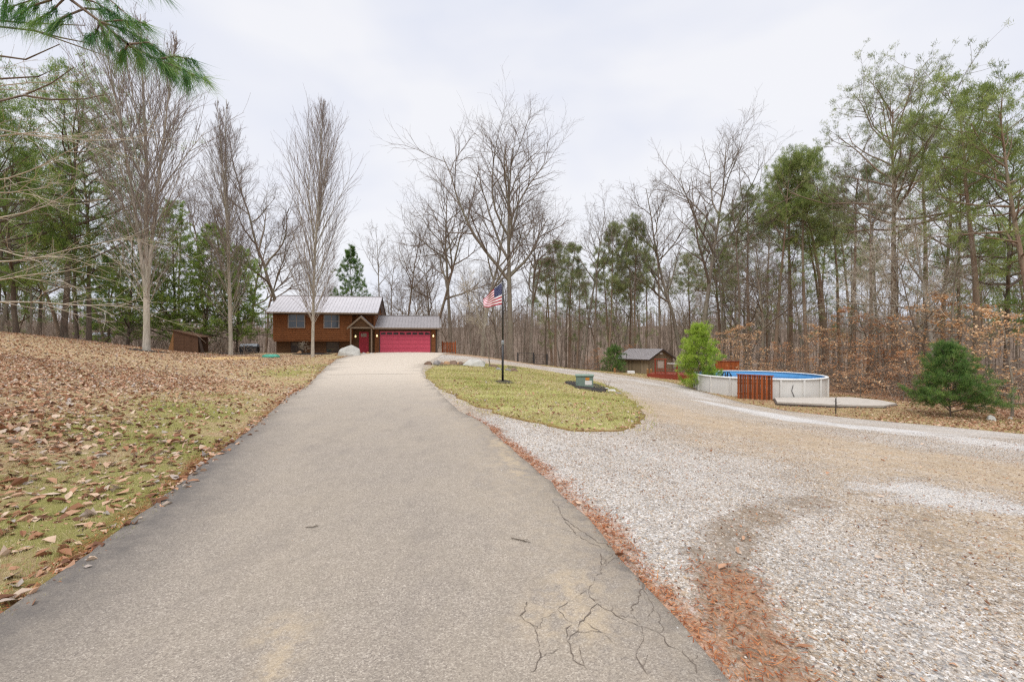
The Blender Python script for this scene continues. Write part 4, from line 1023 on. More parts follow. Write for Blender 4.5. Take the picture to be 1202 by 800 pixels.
# green septic lid
gx, gy = (318-601)/F*34, 34
lid = empty('septic_lid', (gx, gy, hz(gx, gy)), 'round turquoise green plastic lid in the grass in front of the house', 'lid')
M['teal'] = simple('teal_plastic', '#4fa58c', .85, .08, 3, .5, .05)
m_ = MB(); n = 24; m_.tube([(0, 0, -.05), (0, 0, .10), (0, 0, .15), (0, 0, .24), (0, 0, .25)], [.60, .60, .56, .3, .02], n); m_.build('dome', M['teal'], lid)
for k in range(8): a = k*math.pi/4; m_ = MB(); m_.bar((.3*math.cos(a), .3*math.sin(a), .245), (.55*math.cos(a), .55*math.sin(a), .165), .03); m_.build('rib', M['teal'], lid)
# sandy patch
sp = PX([(236,420.5),(262,419),(285,418.6),(305,419.3),(300,421.3),(270,422.5),(245,422.2)])
sa = drape('sand_patch', smooth_line(sp, .3, .05, 9, True), .03, simple('sand', '#d2b078', .9, .12, 8, .95, .4), levels=[(0, 24, .3), (24, 60, .5)])
# lean-to of plywood
gx, gy = (227-601)/F*37.5, 37.5
lt = empty('firewood_shelter', (gx, gy, hz(gx, gy)), 'low brown plywood lean-to shelter under the evergreens left of the house', 'shelter', None, R(12))
M['ply'] = wood('weathered_plywood', '#5a4030', '#7d5b42', .8); M['ply_tan'] = wood('tan_plywood', '#95683f', '#b08358', .85)
m_ = MB(); m_.prism([(-1.0, 0), (.75, 0), (.72, 1.3), (-1.0, 1.78)], 'y', -.95, -.90); m_.build('front_panel', M['ply'], lt)
m_ = MB(); m_.prism([(-1.0, 0), (.75, 0), (.72, 1.3), (-1.0, 1.78)], 'y', .85, .9); m_.build('back_panel', M['ply'], lt)
m_ = MB(); m_.prism([(-1.02, 0), (-1.45, 0), (-1.02, 1.74)], 'y', -.93, -.87); m_.build('side_wing', M['ply_tan'], lt)
m_ = MB(); m_.prism([(-1.12, 1.80), (.95, 1.24), (.95, 1.31), (-1.12, 1.87)], 'y', -1.1, 1.1); m_.build('roof', M['ply'], lt)
for a in (-.3, .2): m_ = MB(); m_.box(a, a+.04, -.97, -.951, .05, 1.4); m_.build('batten', M['ply'], lt)
m_ = MB(); m_.prism([(.72, 1.25), (.86, 1.25), (1.15, 0), (.95, 0)], 'y', -.92, -.84); m_.build('brace', M['trim_dark'], lt)
# pale tank behind the left pines
gx, gy = (118-601)/F*46, 46
tk = empty('propane_tank', (gx, gy, hz(gx, gy)), 'pale grey rounded tank on legs behind the pine trunks on the left', 'tank', None, R(10))
M['tank'] = simple('pale_tank_paint', '#c3c8cc', .9, .06, 2, .4, 0, spec=.5)
tz = EYE-(395-400)/F*46-hz(gx, gy)
m_ = MB(); m_.tube([(-.95, 0, tz), (-.9, 0, tz), (-.75, 0, tz), (.75, 0, tz), (.9, 0, tz), (.95, 0, tz)], [.05, .25, .4, .4, .25, .05], 16); m_.build('shell', M['tank'], tk, True)
for a in (-.5, .5): m_ = MB(); m_.box(a-.05, a+.05, -.3, .3, 0, tz-.3); m_.build('leg', M['dark_metal'], tk)
m_ = MB(); m_.tube([(0, 0, tz+.38), (0, 0, tz+.52)], .12, 10); m_.build('valve_cover', M['tank'], tk)
# red-stained fence panel beside the garage
M['redwood'] = vwood('red_stained_boards', '#854424', '#bd6636', .87)
gx, gy = (527-601)/F*46.5, 46.5
fn = empty('picket_fence', (gx, gy, hz(gx, gy)), 'short rust-red picket fence standing right of the garage', 'fence', None, R(5))
m_ = MB()
for i in range(9): m_.box(-.62+i*.15, -.62+i*.15+.09, -.02, .02, .08, 1.15)
m_.build('pickets', M['redwood'], fn)
for z_ in (.25, .95): m_ = MB(); m_.box(-.65, .68, .021, .06, z_, z_+.08); m_.build('rail', M['redwood'], fn)
for x_ in (-.68, .66): m_ = MB(); m_.box(x_-.04, x_+.05, .0, .1, -.1, 1.25); m_.build('post', M['redwood'], fn)
# two black gates across the track in the trees
for i, (pa, pb, Y0, lb) in enumerate(((608.5, 625.5, 50, 'black metal tube gate leaf standing left at the wood edge behind the flagpole'), (627.5, 641.5, 49, 'black metal tube gate leaf standing right at the wood edge behind the flagpole'))):
    xa = (pa-601)/F*Y0; xb = (pb-601)/F*Y0; g = empty('metal_gate', (xa, Y0, hz((xa+xb)/2, Y0)), lb, 'gate', None, R(-8*i)); W = xb-xa
    m_ = MB(); m_.bar((0, 0, .2), (0, 0, 1.2), .06); m_.bar((W, 0, .2), (W, 0, 1.2), .06); m_.bar((0, 0, 1.2), (W, 0, 1.2), .05); m_.bar((0, 0, .2), (W, 0, .2), .05); m_.build('frame', M['dark_metal'], g)
    for z_ in (.45, .7, .95): m_ = MB(); m_.bar((.03, 0, z_), (W-.03, 0, z_), .03); m_.build('rail', M['dark_metal'], g)
    for x_ in (-.1, W+.08): m_ = MB(); m_.bar((x_, 0, -.2), (x_, 0, 1.3), .1); m_.build('post', M['dark_metal'], g)

# ---- flagpole and flag
px_, py_ = pole_xy; pz = hz(px_, py_)
fp = empty('flagpole', (px_, py_, pz), 'slim black flagpole standing in the grass island', 'flagpole')
m_ = MB(); m_.tube([(0, 0, -.1), (0, 0, 1.75)], .050, 12); m_.build('lower_pole', M['dark_metal'], fp, True)
m_ = MB(); m_.tube([(0, 0, 1.75), (0, 0, 4.42)], [.033, .026], 12); m_.build('upper_pole', M['dark_metal'], fp, True)
m_ = MB(); m_.tube([(0, 0, 1.66), (0, 0, 1.72), (0, 0, 1.80), (0, 0, 1.86)], [.055, .066, .066, .036], 12); m_.build('collar', simple('galvanised_collar', '#8d9092', .8, .1, 5, .4, 0, spec=.6), fp)
m_ = MB(); m_.tube([(0, 0, 4.42), (0, 0, 4.46), (0, 0, 4.5)], [.035, .04, .01], 10); m_.build('cap', M['dark_metal'], fp)
m_ = MB(); m_.tube([(.04, -.02, 1.3), (.045, -.02, 4.4)], .006, 5); m_.bar((.03, 0, 1.3), (.09, 0, 1.3), .02); m_.build('halyard', M['dark_metal'], fp)
def flag():
    nu, nv = 44, 39; V = []; top = 4.36; hoist = .93; fly = .98
    for j in range(nv+1):
        for i in range(nu+1):
            u = i/nu; v = j/nv
            x = -.04-.84*fly*u*(1-.05*v); droop = .72*u**1.15*(1-.80*v)
            z = top-hoist*v*(1)-droop-.02*u*v
            y = .10*math.sin(u*9+v*3)*u+.05*math.sin(u*17-v*5)*u*(1-v)-.05*u
            z += .018*math.sin(u*14+1)*u
            V.append((x, y, z))
    Q = []; mi = []
    for j in range(nv):
        for i in range(nu):
            a = j*(nu+1)+i; Q.append((a, a+1, a+nu+2, a+nu+1)); st = j//3
            mi.append(2 if (i < nu*.4 and st < 7) else st % 2)
    fm = [simple('flag_red', '#b8283c', .85, .05, 4, .8, 0), simple('flag_white', '#efe9ea', .93, .03, 4, .8, 0), simple('flag_blue', '#2f3560', .85, .05, 4, .8, 0)]
    # five-pointed stars lying on both faces of the canton
    def P(u, v):
        fi = u*nu; fj = v*nv; i = min(int(fi), nu-1); j = min(int(fj), nv-1); a = np.array(V[j*(nu+1)+i]); b = np.array(V[j*(nu+1)+i+1]); c_ = np.array(V[(j+1)*(nu+1)+i])
        return a+(b-a)*(fi-i)+(c_-a)*(fj-j)
    SV = []; SQ = []
    for rr in range(9):
        for cc in range(6 if rr % 2 == 0 else 5):
            u = .4*((cc+.5+(.5 if rr % 2 else 0))/6); v = 7/13*((rr+.7)/9.4)
            for sd in (-1, 1):
                b0 = len(SV); SV.append(P(u, v)+[0, sd*.004, 0])
                for k in range(10):
                    q = .014 if k % 2 == 0 else .0055; a = k*math.pi/5; SV.append(P(min(.4, max(0, u+q*math.sin(a)*.9)), max(0, v-q*math.cos(a)))+[0, sd*.004, 0])
                for k in range(10): SQ.append((b0, b0+1+k, b0+1+(k+1) % 10))
    root = empty('flag', (px_, py_, pz), 'stars and stripes flag drooping to the left from the top of the black flagpole', 'flag')
    npmesh('cloth', np.array(V), np.array(Q), fm, root, True, matidx=mi)
    npmesh('stars', np.array(SV), np.array(SQ), fm[1], root)
    for z_ in (top-.03, top-hoist+.03):
        m2 = MB(); m2.tube([(-.05, 0, z_), (.0, -.035, z_), (.035, 0, z_)], .008, 6); m2.build('clip', M['dark_metal'], root)
flag()
# ---- green utility box
bx, by = (686-601)/F*19.3, 19.3
ub = empty('utility_box', (bx, by, hz(bx, by)), 'grey-green metal utility box on the island, with orange and white stickers', 'utility box', None, R(-8))
M['ugreen'] = simple('grey_green_paint', '#7f9182', .85, .08, 3, .6, .05)
m_ = MB(); m_.box(-.36, .36, -.28, .28, .0, .50); m_.build('cabinet', M['ugreen'], ub, False, .012)
m_ = MB(); m_.prism([(-.31, .50), (.31, .50), (.28, .575), (-.2, .60), (-.31, .57)], 'x', -.385, .385); m_.build('lid', M['ugreen'], ub, False, .01)
m_ = MB(); m_.box(.02, .30, -.286, -.2812, .16, .34); m_.build('sticker', simple('white_sticker', '#e6e2d8', .9, .05, 5, .6, 0), ub)
m_ = MB(); m_.box(.04, .2, -.287, -.2812, .36, .46); m_.build('sticker', simple('orange_sticker', '#d98a2e', .9, .05, 5, .6, 0), ub)
m_ = MB(); m_.box(-.31, -.27, -.30, -.2812, .2, .3); m_.box(-.42, .42, -.34, .34, -.08, .03); m_.build('base_plate', M['ugreen'], ub)
for i, (px, py, s_, mt) in enumerate(((712, 458, .34, 'rock_white'), (718, 460.5, .42, 'rock_white'), (725, 463.5, .36, 'rock_grey'), (729.5, 466, .16, 'rock_brown'))):
    q = gp(px, py); o = rock_mesh('stone', M[mt], s_, s_*.7, s_*.32, 40+i); o.location = (q[0], q[1], hz(*q)+.02)
    tag(o, ('pale flat stone nearest the green utility box', 'largest pale flat stone right of the green utility box', 'grey flat stone second from the island tip', 'tiny dark stone at the island end of the row')[i], 'rock')
q = gp(713, 456); sh = empty('bare_shrub', (q[0], q[1], hz(*q)), 'tiny leafless shrub beside the green utility box', 'shrub')
r0 = np.random.default_rng(5); ls = []
for k in range(9): a = r0.uniform(0, 6.28); ls.append((np.array([[0, 0, 0], [math.cos(a)*.08, math.sin(a)*.08, .2], [math.cos(a)*.2, math.sin(a)*.2, .35+.1*r0.random()]]), np.array([.006, .005, .003])))
npmesh('stems', *tubes(ls, 3), M['twig'], sh)
# stones round the far end of the island
isl_st = [(503, 430.2, .5, 'rock_brown'), (513, 429, .7, 'rock_grey'), (519, 427.6, .45, 'rock_brown'), (525, 428.3, .6, 'rock_tan'), (532, 428.8, .7, 'rock_brown'), (538, 427, .5, 'rock_tan'), (541, 429.8, .55, 'rock_brown'),
          (579, 430, .5, 'rock_brown'), (585, 430.4, .45, 'rock_grey'), (597, 432, .5, 'rock_grey'), (603, 433, .5, 'rock_brown'), (569.5, 430.5, .3, 'rock_brown')]
for i, (px, py, s_, mt) in enumerate(isl_st):
    Y = 27.5+(.8 if i < 8 else -1); rock(px, py, Y, s_*1.35, s_*.9, s_*.55, M[mt], 'one of the low flat brown stones ringing the far end of the grass island', 60+i, i*1.3, 'stones ringing the far end of the island', 'stone')
rock(558, 431, 28, 1.65, 1.1, .56, M['rock_white'], 'wide pale boulder at the far end of the grass island, left of the flagpole', 90)
# ---- pool
PC = (17.4, 32.3); PRD = 4.1; pb = -2.1; prim = -.78
pool = empty('swimming_pool', (PC[0], PC[1], pb), 'round above-ground pool with off-white walls, white rim and blue water', 'pool')
M['pwall'] = simple('off_white_pool_wall', '#d6d3cc', .92, .05, .8, .55, .03)
M['pwhite'] = simple('white_pool_rail', '#e6e6e2', .93, .03, 2, .4, 0)
M['liner'] = simple('blue_pool_liner', '#5f9fd0', .9, .08, 2, .5, 0)
t = NT('pool_water'); t.color(lin('#4f8cc4', .85)); t.rough(.06, .5); t.bump(t.noise(3, 3, .5), .12, .02); M['pwater'] = t.m
NS = 18; Hh = prim-pb; ang = [2*math.pi*k/NS for k in range(NS)]
def ringmesh(name, prof, mat, parent, n=72, smooth=True, rip=0):
    V = []; 
    for k in range(n):
        a = 2*math.pi*k/n
        for (r_, z_) in prof: rr2 = r_+(rip if k % 2 else 0); V.append((rr2*math.cos(a), rr2*math.sin(a), z_))
    m = len(prof); Q = [(k*m+i, ((k+1) % n)*m+i, ((k+1) % n)*m+(i+1) % m, k*m+(i+1) % m) for k in range(n) for i in range(m)]
    return npmesh(name, np.array(V), np.array(Q), mat, parent, smooth)
ringmesh('wall', [(PRD, -.35), (PRD, Hh-.02), (PRD-.03, Hh-.02), (PRD-.03, -.35)], M['pwall'], pool, 432, False, .006)
ringmesh('liner', [(PRD-.035, .0), (PRD-.035, Hh-.03), (PRD-.05, Hh-.03), (PRD-.05, .0)], M['liner'], pool)
ringmesh('top_rail', [(PRD+.09, Hh-.05), (PRD+.09, Hh+.01), (PRD+.05, Hh+.035), (PRD-.08, Hh+.035), (PRD-.10, Hh-.01), (PRD-.02, Hh-.05)], M['pwhite'], pool, 72)
for a in ang:
    m_ = MB(); c_, s_ = math.cos(a), math.sin(a); m_.bar((c_*(PRD+.045), s_*(PRD+.045), -.35), (c_*(PRD+.045), s_*(PRD+.045), Hh-.05), .13, .07); m_.build('upright', M['pwall'], pool)
V = [(0, 0, Hh-.22)]+[((PRD-.055)*math.cos(2*math.pi*k/72), (PRD-.055)*math.sin(2*math.pi*k/72), Hh-.22) for k in range(72)]
npmesh('water', np.array(V), np.array([(0, 1+k, 1+(k+1) % 72) for k in range(72)]), M['pwater'], pool)
m_ = MB(); m_.tube([(.0, -PRD-.05, Hh-.35), (-.1, -PRD-.06, Hh-.7), (.06, -PRD-.06, Hh-1.05), (.0, -PRD-.08, .02)], .018, 6); m_.build('hose', M['dark_metal'], pool)
# ladder
la = empty('pool_ladder', ((853-601)/F*30.6, 30.6, prim), 'dark A-shaped ladder rails rising over the near rim of the pool', 'ladder', None, R(20))
for s_ in (-.24, .24):
    m_ = MB(); m_.tube([(s_*1.1, -.2, -.3), (s_*.95, -.14, .1), (s_*.7, -.06, .26), (s_*.7, .08, .26), (s_*.95, .16, .1), (s_, .3, -.6)], .04, 8); m_.build('rail', M['dark_metal'], la, True)
m_ = MB(); m_.box(-.24, .24, -.1, .1, .06, .09); m_.build('step', M['dark_metal'], la)
# board panel in front of the pool
ax, ay = (865.5-601)/F*28.4, 28.4; bx2, by2 = (907-601)/F*27.9, 27.9
L_ = math.hypot(bx2-ax, by2-ay); an = math.atan2(by2-ay, bx2-ax)
pn = empty('board_screen', (ax, ay, -2.02), 'rust-brown vertical board screen standing against the near pool wall', 'screen', None, an)
zt_a = EYE-39.5/F*ay+2.02; zt_b = EYE-41.5/F*by2+2.02
nb = 15
M['redwood2'] = vwood('dark_red_boards', '#573221', '#8e5432', .82); M['redwood3'] = vwood('orange_boards', '#8f4a25', '#c2713c', .88)
for i in range(nb):
    w_ = L_/nb; x_ = i*w_; zt = zt_a+(zt_b-zt_a)*i/nb; m_ = MB(); m_.box(x_+.004, x_+w_-.012, -.03+.012*(i % 2), .0+.012*(i % 2), -.1, zt)
    m_.build('board', M[('redwood', 'redwood2', 'redwood3')[(i*7+i//2) % 3]], pn)
m_ = MB(); m_.prism([(-.05, zt_a), (L_+.05, zt_b), (L_+.05, zt_b+.05), (-.05, zt_a+.05)], 'y', -.07, .06); m_.build('cap_rail', M['redwood'], pn)
for z_ in (.3, .95): m_ = MB(); m_.box(0, L_, .015, .06, z_, z_+.09); m_.build('rail', M['redwood'], pn)
# patio pad right of the pool
pad = empty('patio_pad', (18.7, 25.7, 0), 'pale concrete patio pad with a dark timber edge right of the pool', 'patio')
pp = [(-2.6, 2.2), (-3.6, .2), (-.9, -1.0), (1.2, -1.35), (2.7, -.4), (2.9, .9), (2.2, 2.4), (-.2, 2.3)]
zp = -1.86
def slab(poly, z0, z1, sc_=1): m = MB(); m.prism([(x*sc_, y*sc_) for x, y in poly], 'z', z0, z1); return m
slab(pp, zp-.35, zp).build('slab', M['concrete'], pad); slab(pp, zp-.6, zp-.09, 1.02).build('timber_edge', simple('dark_edging_timber', '#5d534c', .8, .2, 4, .9), pad)
# thin staked sapling
q = gp(981, 486); sp_ = empty('staked_sapling', (q[0], q[1], hz(*q)), 'knee-high dark stake with a thin leafless sapling beside the patio pad', 'sapling')
m_ = MB(); m_.tube([(0, 0, -.1), (0, 0, .8)], .022, 6); m_.build('stake', M['dark_metal'], sp_)
ls = [(np.array([[.02, 0, .1], [.05, 0, .5], [.02, .02, .95]]), np.array([.012, .01, .006]))]
for k in range(12): a = r0.uniform(0, 6.28); z_ = r0.uniform(.4, .9); ls.append((np.array([[.04, 0, z_], [.04+math.cos(a)*.18, math.sin(a)*.18, z_+.08], [.04+math.cos(a)*.3, math.sin(a)*.3, z_+.02]]), np.array([.006, .005, .003])))
npmesh('stems', *tubes(ls, 4), M['twig'], sp_)
# ---- shed, deck, fence box
SX, SY = (761-601)/F*50, 50.; sz = -2.06
shed = empty('garden_shed', (SX, SY, sz), 'brown board shed with a low grey gable roof behind the gravel track', 'shed', None, R(-45))
M['shed'] = vwood('drab_brown_board_siding', '#857560', '#a8957a', .9)
M['shed_door'] = vwood('drab_brown_doors', '#74664f', '#927f66', .88)
# local x runs left along the long wall (negative), y back along the gable wall
SW, SD, SHt, SR = 3.9, 5.8, 1.72, .98
# frame: origin at the near corner; long wall x from -SW to 0 at y=0 ; gable wall x=0, y from 0 to SD
m_ = MB()
for i in range(int(SW/.3)): m_.box(-SW+i*.3+.004, -SW+(i+1)*.3-.008, 0, .05, -.3, SHt)
m_.box(-SW, 0, .052, .1, -.3, SHt)
for i in range(int(SD/.3)+1):
    y0_, y1_ = i*.3, min(SD, (i+1)*.3)-.008; f_ = lambda y: SHt+SR*(1-abs(y-SD/2)/(SD/2))-.02
    m_.prism([(y0_, -.3), (y1_, -.3), (y1_, f_(y1_)), (y0_, f_(y0_))], 'x', -.05, 0)
m_.prism([(.05, -.3), (SD, -.3), (SD, SHt), (SD/2, SHt+SR-.04), (.05, SHt)], 'x', -SW, -SW+.05); m_.box(-SW, 0, SD-.05, SD, -.3, SHt); m_.build('wall', M['shed'], shed)
m_ = MB(); roof_plane(m_, -SW-.2, .28, -.3, SHt-.08, SD/2, SHt+SR+.06, .06, .3); roof_plane(m_, -SW-.2, .28, SD+.3, SHt-.08, SD/2, SHt+SR+.06, .06, .3); sr = m_.build('roof', M['roof_dark'], shed)
m_ = MB(); m_.prism([(-.32, SHt-.1), (SD/2, SHt+SR+.04), (SD+.32, SHt-.1), (SD+.32, SHt-.27), (SD/2, SHt+SR-.14), (-.32, SHt-.27)], 'x', .282, .31); m_.box(-SW-.2, .28, -.34, -.305, SHt-.22, SHt-.09); m_.build('fascia', M['trim_dark'], sr)
for k in (0, 1): m_ = MB(); m_.box(-2.55+k*.82, -1.76+k*.82, -.03, -.002, -.1, 1.55); d_ = m_.build('door', M['shed_door'], shed)
m_ = MB(); m_.box(-.002, .05, SD/2-.3, SD/2+.3, SHt+.42, SHt+.62); m_.build('gable_vent', M['white'], shed)
m_ = MB(); m_.tube([(-SW+1.2, -.05, SHt-.1), (-SW+1.2, -.05, SHt+.5)], .03, 6); m_.build('vent_pipe', M['dark_metal'], shed)
def W_(px, py, Y): x = (px-601)/F*Y; return x, Y, hz(x, Y)
x_, y_, z_ = W_(740.5, 438, 48); o = MB(); o.box(-.38, .38, -.2, .2, 0, .26); o.box(-.34, .34, -.16, .16, .26, .30); o = o.build('plastic_bin', M['white'], None, False, .02); o.location = (x_, y_, z_); tag(o, 'low white bin on the grass in front of the brown shed', 'bin')
M['post_tan'] = vwood('tan_posts', '#9c6d44', '#c0925f', .85)
for i, (px, hh) in enumerate(((721.5, .45), (760.5, .62), (764.5, .62))):
    x_, y_, z_ = W_(px, 438, 46.5); o = MB(); o.box(-.09, .09, -.09, .09, -.1, hh); o.prism([(-.09, hh), (.09, hh), (0, hh+.08)], 'y', -.09, .09); o = o.build('wooden_post', M['post_tan']); o.location = (x_, y_, z_); o.rotation_euler = (0, 0, .3*i)
    tag(o, ('short tan wooden post left of the brown shed', 'tan wooden post before the near corner of the shed', 'tan wooden post between the shed corner and the red deck')[i], 'post')
dk = W_(782, 441, 43.5)
deck = empty('pool_deck', (dk[0], dk[1], -1.93), 'raised red-stained wooden deck with railings between shed and pool', 'deck', None, R(-28))
M['deck'] = wood('red_deck_stain', '#7b3322', '#a04a31', .85)
m_ = MB(); 
for i in range(22): m_.box(-1.7, 3.6, -.2+i*.14, -.2+i*.14+.125, .30, .34)
m_.build('floor_boards', M['deck'], deck)
m_ = MB(); m_.box(-1.7, 3.6, -.25, -.21, -.1, .30); m_.box(-1.74, -1.70, -.2, 2.9, -.1, .30); m_.build('skirt_board', M['deck'], deck)
m_ = MB(); m_.box(-1.7, 3.6, -.65, -.252, -.15, .12); m_.box(-1.7, .4, -1.0, -.652, -.25, -.0); m_.build('step', M['deck'], deck)
for x_ in (-1.0, -.05, 1.0, 2.0, 3.0): m_ = MB(); m_.box(x_-.06, x_+.06, -.12, .0, .34, 1.75 if x_ < .5 else 1.35); m_.build('post', M['deck'], deck)
for z_ in (.55, .8): m_ = MB(); m_.box(-1.0, 3.0, -.1, -.03, z_, z_+.05); m_.build('rail', M['deck'], deck)
m_ = MB(); m_.box(-1.1, .1, -.14, .02, 1.75, 1.83); m_.build('arbor_beam', M['deck'], deck)
for i in range(7): m_ = MB(); m_.box(-.94+i*.13, -.94+i*.13+.03, -.08, -.05, .34, 1.74) if i in (1, 6) else m_.box(-.94+i*.13, -.94+i*.13+.03, -.08, -.05, .34, .8); m_.build('baluster', M['deck'], deck)
m_ = MB(); m_.box(.1, 3.1, -.14, .02, 1.36, 1.42); m_.build('top_rail', M['white'], deck)
m_ = MB(); m_.box(-.82, -.22, -.06, -.03, .95, 1.6); m_.build('lattice_panel', M['frame_tan'], deck)
x_, y_, z_ = W_(853.5, 434, 41); 
bxo = empty('cedar_screen', (x_, y_, prim-.5), 'red-brown boarded box screen standing behind the pool, left end', 'screen', None, R(-8))
m_ = MB()
for i in range(12): m_.box(-1.0+i*.167, -1.0+i*.167+.155, 0, .03, -1.6, 1.02)
m_.build('boards', M['redwood'], bxo); m_ = MB(); m_.box(-1.05, 1.05, -.04, .06, 1.02, 1.08); m_.build('cap', M['deck'], bxo)
m_ = MB()
for i in range(8): m_.box(1.01, 1.04, .0+i*.167, .155+i*.167, -1.6, 1.02)
m_.build('side_boards', M['redwood'], bxo)
# rocks at the right edge of the wood
for (px, py, Y, s_, lb) in ((1163, 491, 20.5, .45, 'pale grey rock in the leaves right of the small dark pine'), (1186, 490.5, 21, .22, 'small pale stone in the leaves near the right edge')):
    x_ = (px-601)/F*Y; o = rock_mesh('rock', M['rock_white'], s_, s_*.7, s_*.6, 33+int(px)); o.location = (x_, Y, hz(x_, Y)-.02); tag(o, lb, 'rock')
# loose sticks on the drive
for i, (px, py, L_, a_, lb) in enumerate(((611, 640, .085, -.5, 'short dark twig lying on the asphalt right of centre'), (366, 624, .05, .2, 'tiny dark scrap of bark on the asphalt left of centre'))):
    q = gp(px, py); r5 = np.random.default_rng(i); p = np.array([[t*L_, r5.normal(0, .004), .005] for t in np.linspace(-1, 1, 6)]); lns = [(p, np.array([.003, .004, .004, .0035, .003, .002]))]
    lns.append((np.array([p[3], p[3]+[.02, .02, .004], p[3]+[.045, .028, .002]]), np.array([.0025, .002, .001])))
    o = npmesh('fallen_twig', *tubes(lns, 5), M['bark_dark']); o.location = (q[0], q[1], hz(*q)+.04); o.rotation_euler = (0, 0, a_); tag(o, lb, 'twig')
# ------------------------------------------------------------------ hero trees, one by one
def T(px, Y): return (px-601)/F*Y, Y
def hero(key, name, px, Y, top, label, cat='tree', rz=None, sx=1.0):
    """top: photo row of the tip; the tree's real height follows from its distance"""
    x, y = T(px, Y); zt = EYE-(top-400)/F*Y; H = zt-hz(x, y); s = H/PROTO[key][1][1]
    return plant(key, name, x, y, label, cat, None, (s*sx, s*sx, s), rz)
hero('col1', 'columnar_tree', 172, 28, 5, 'tall many-stemmed bare tree with pale trunk rising from the lawn by the lean-to', rz=.3)
hero('col2', 'columnar_tree', 271, 36, 114, 'narrow upright bare tree between the lean-to shelter and the grill', rz=1)
hero('col3', 'columnar_tree', 367, 36, 106, 'narrow pointed bare tree standing in front of the log house', rz=2, sx=.85)
hero('pl1', 'pine_tree', 75, 32, 108, 'dark-trunked pine with loose green crown, left of the twin pine trunks', rz=1)
hero('pl2', 'pine_tree', 90, 35, 215, 'lower pine with thin dark trunk behind the dark-trunked pine on the left', rz=2)
hero('pl1', 'pine_tree', 104, 34, 175, 'pine with thick dark leaning trunk beside the grey tank', rz=3.5)
hero('pl2', 'pine_tree', 20, 30, 150, 'green pine with sparse layered limbs at the left edge of the photo', rz=4.1)
hero('pl1', 'pine_tree', -20, 27, 120, 'green pine crown cut by the left edge of the photo', rz=5)
hero('w1', 'white_pine', 150, 39, 262, 'bushy green white pine behind the many-stemmed bare tree', rz=.3, sx=.9)
hero('w1', 'white_pine', 205, 42, 238, 'bushy green white pine behind the lean-to shelter', rz=1.9, sx=.85)
hero('w2', 'white_pine', 240, 43, 262, 'dark green white pine with low skirts right behind the lean-to roof', rz=2.2, sx=.95)
hero('w2', 'white_pine', 278, 45, 290, 'dark green white pine behind the bare tree beside the grill', rz=.9, sx=.9)
hero('w3', 'white_pine', 128, 44, 300, 'small green pine low behind the grey tank', rz=.9)
hero('w3', 'spruce_tree', 415, 62, 290, 'dark conical evergreen rising behind the log house roof', rz=2.9, sx=.75)
hero('crook', 'bare_tree', 343, 56, 190, 'crooked bare tree rising behind the left half of the house roof', rz=1.2)
hero('b4', 'bare_tree', 312, 60, 262, 'low twisted bare tree left of the house', rz=1.2)
hero('b2', 'bare_tree', 475, 58, 270, 'round-crowned bare tree behind the left end of the garage roof', rz=3)
hero('crook', 'bare_tree', 501, 55, 224, 'bare tree with bent trunk behind the garage roof', rz=3.3)
hero('b1', 'bare_tree', 530, 57, 222, 'straight bare tree just right of the garage', rz=2)
hero('crook2', 'bare_tree', 566, 50, 205, 'bare tree with long limbs spreading left of the flag', rz=3.3)
hero('big', 'bare_tree', 600, 52, 178, 'tallest wide-crowned bare tree behind the flagpole', rz=.6)
hero('b1', 'bare_tree', 622, 55, 245, 'bare tree just right of the tall wide-crowned one', rz=5)
hero('b3', 'bare_tree', 683, 60, 238, 'slim bare tree with fan crown above the utility box', rz=1.1)
hero('p5', 'pine_tree', 652, 58, 284, 'thin pine with small olive crown right of the flagpole', rz=.4)
hero('p5', 'pine_tree', 668, 62, 288, 'thin pine behind the utility box, left one of two', rz=3.4)
hero('p3', 'pine_tree', 714, 58, 268, 'pine with full olive crown left above the shed', rz=2.4, sx=.8)
hero('p3', 'pine_tree', 745, 60, 266, 'pine with dense dark crown directly above the shed', rz=5.4, sx=.85)
hero('b1', 'bare_tree', 820, 56, 172, 'tall broad bare tree behind the bright young pine', rz=4)
hero('crook2', 'bare_tree', 800, 60, 215, 'bare tree leaning left above the deck', rz=5.8)
hero('p4', 'pine_tree', 845, 60, 262, 'pine with green crown just right of the tall broad bare tree', rz=1.2)
hero('b4', 'bare_tree', 893, 46, 270, 'bare tree with one long drooping limb behind the pool', rz=2.6)
hero('p1', 'pine_tree', 908, 50, 203, 'pine with flat-topped green crown above the pool, left one', rz=1.0, sx=.85)
hero('p2', 'pine_tree', 948, 48, 181, 'leaning pine with tall green crown above the right pool edge', rz=.2, sx=.8)
hero('p2', 'pine_tree', 972, 50, 190, 'pine standing close behind the leaning one right of the pool', rz=2.2)
hero('pbig', 'pine_tree', 1052, 40, 118, 'largest pine with broad umbrella crown behind the patio pad', rz=1.0)
hero('b5', 'bare_tree', 1030, 42, 235, 'bare tree among the limbs of the umbrella-crowned pine', rz=1.0)
hero('pale', 'bare_tree', 1092, 36, 205, 'whitish-barked bare tree left of the small dark pine', rz=1.7)
hero('p4', 'pine_tree', 1108, 42, 190, 'pine with drooping olive limbs behind the whitish-barked tree', rz=3.7)
hero('p1', 'pine_tree', 1150, 33, 116, 'tall pine with pale leaning trunk right of the small dark pine', rz=4.4)
hero('pl1', 'pine_tree', 1178, 34, 180, 'pine with full dark green layered crown near the right edge', rz=.4)
hero('p4', 'pine_tree', 1215, 28, 110, 'tall pine cut by the right edge of the photo', rz=.9)
hero('p6', 'pine_tree', 880, 54, 232, 'pine with small flat crown left of the two green-topped ones', rz=2.7)
hero('p6', 'pine_tree', 928, 56, 215, 'slender pine between the two green-topped ones behind the pool', rz=4.7)
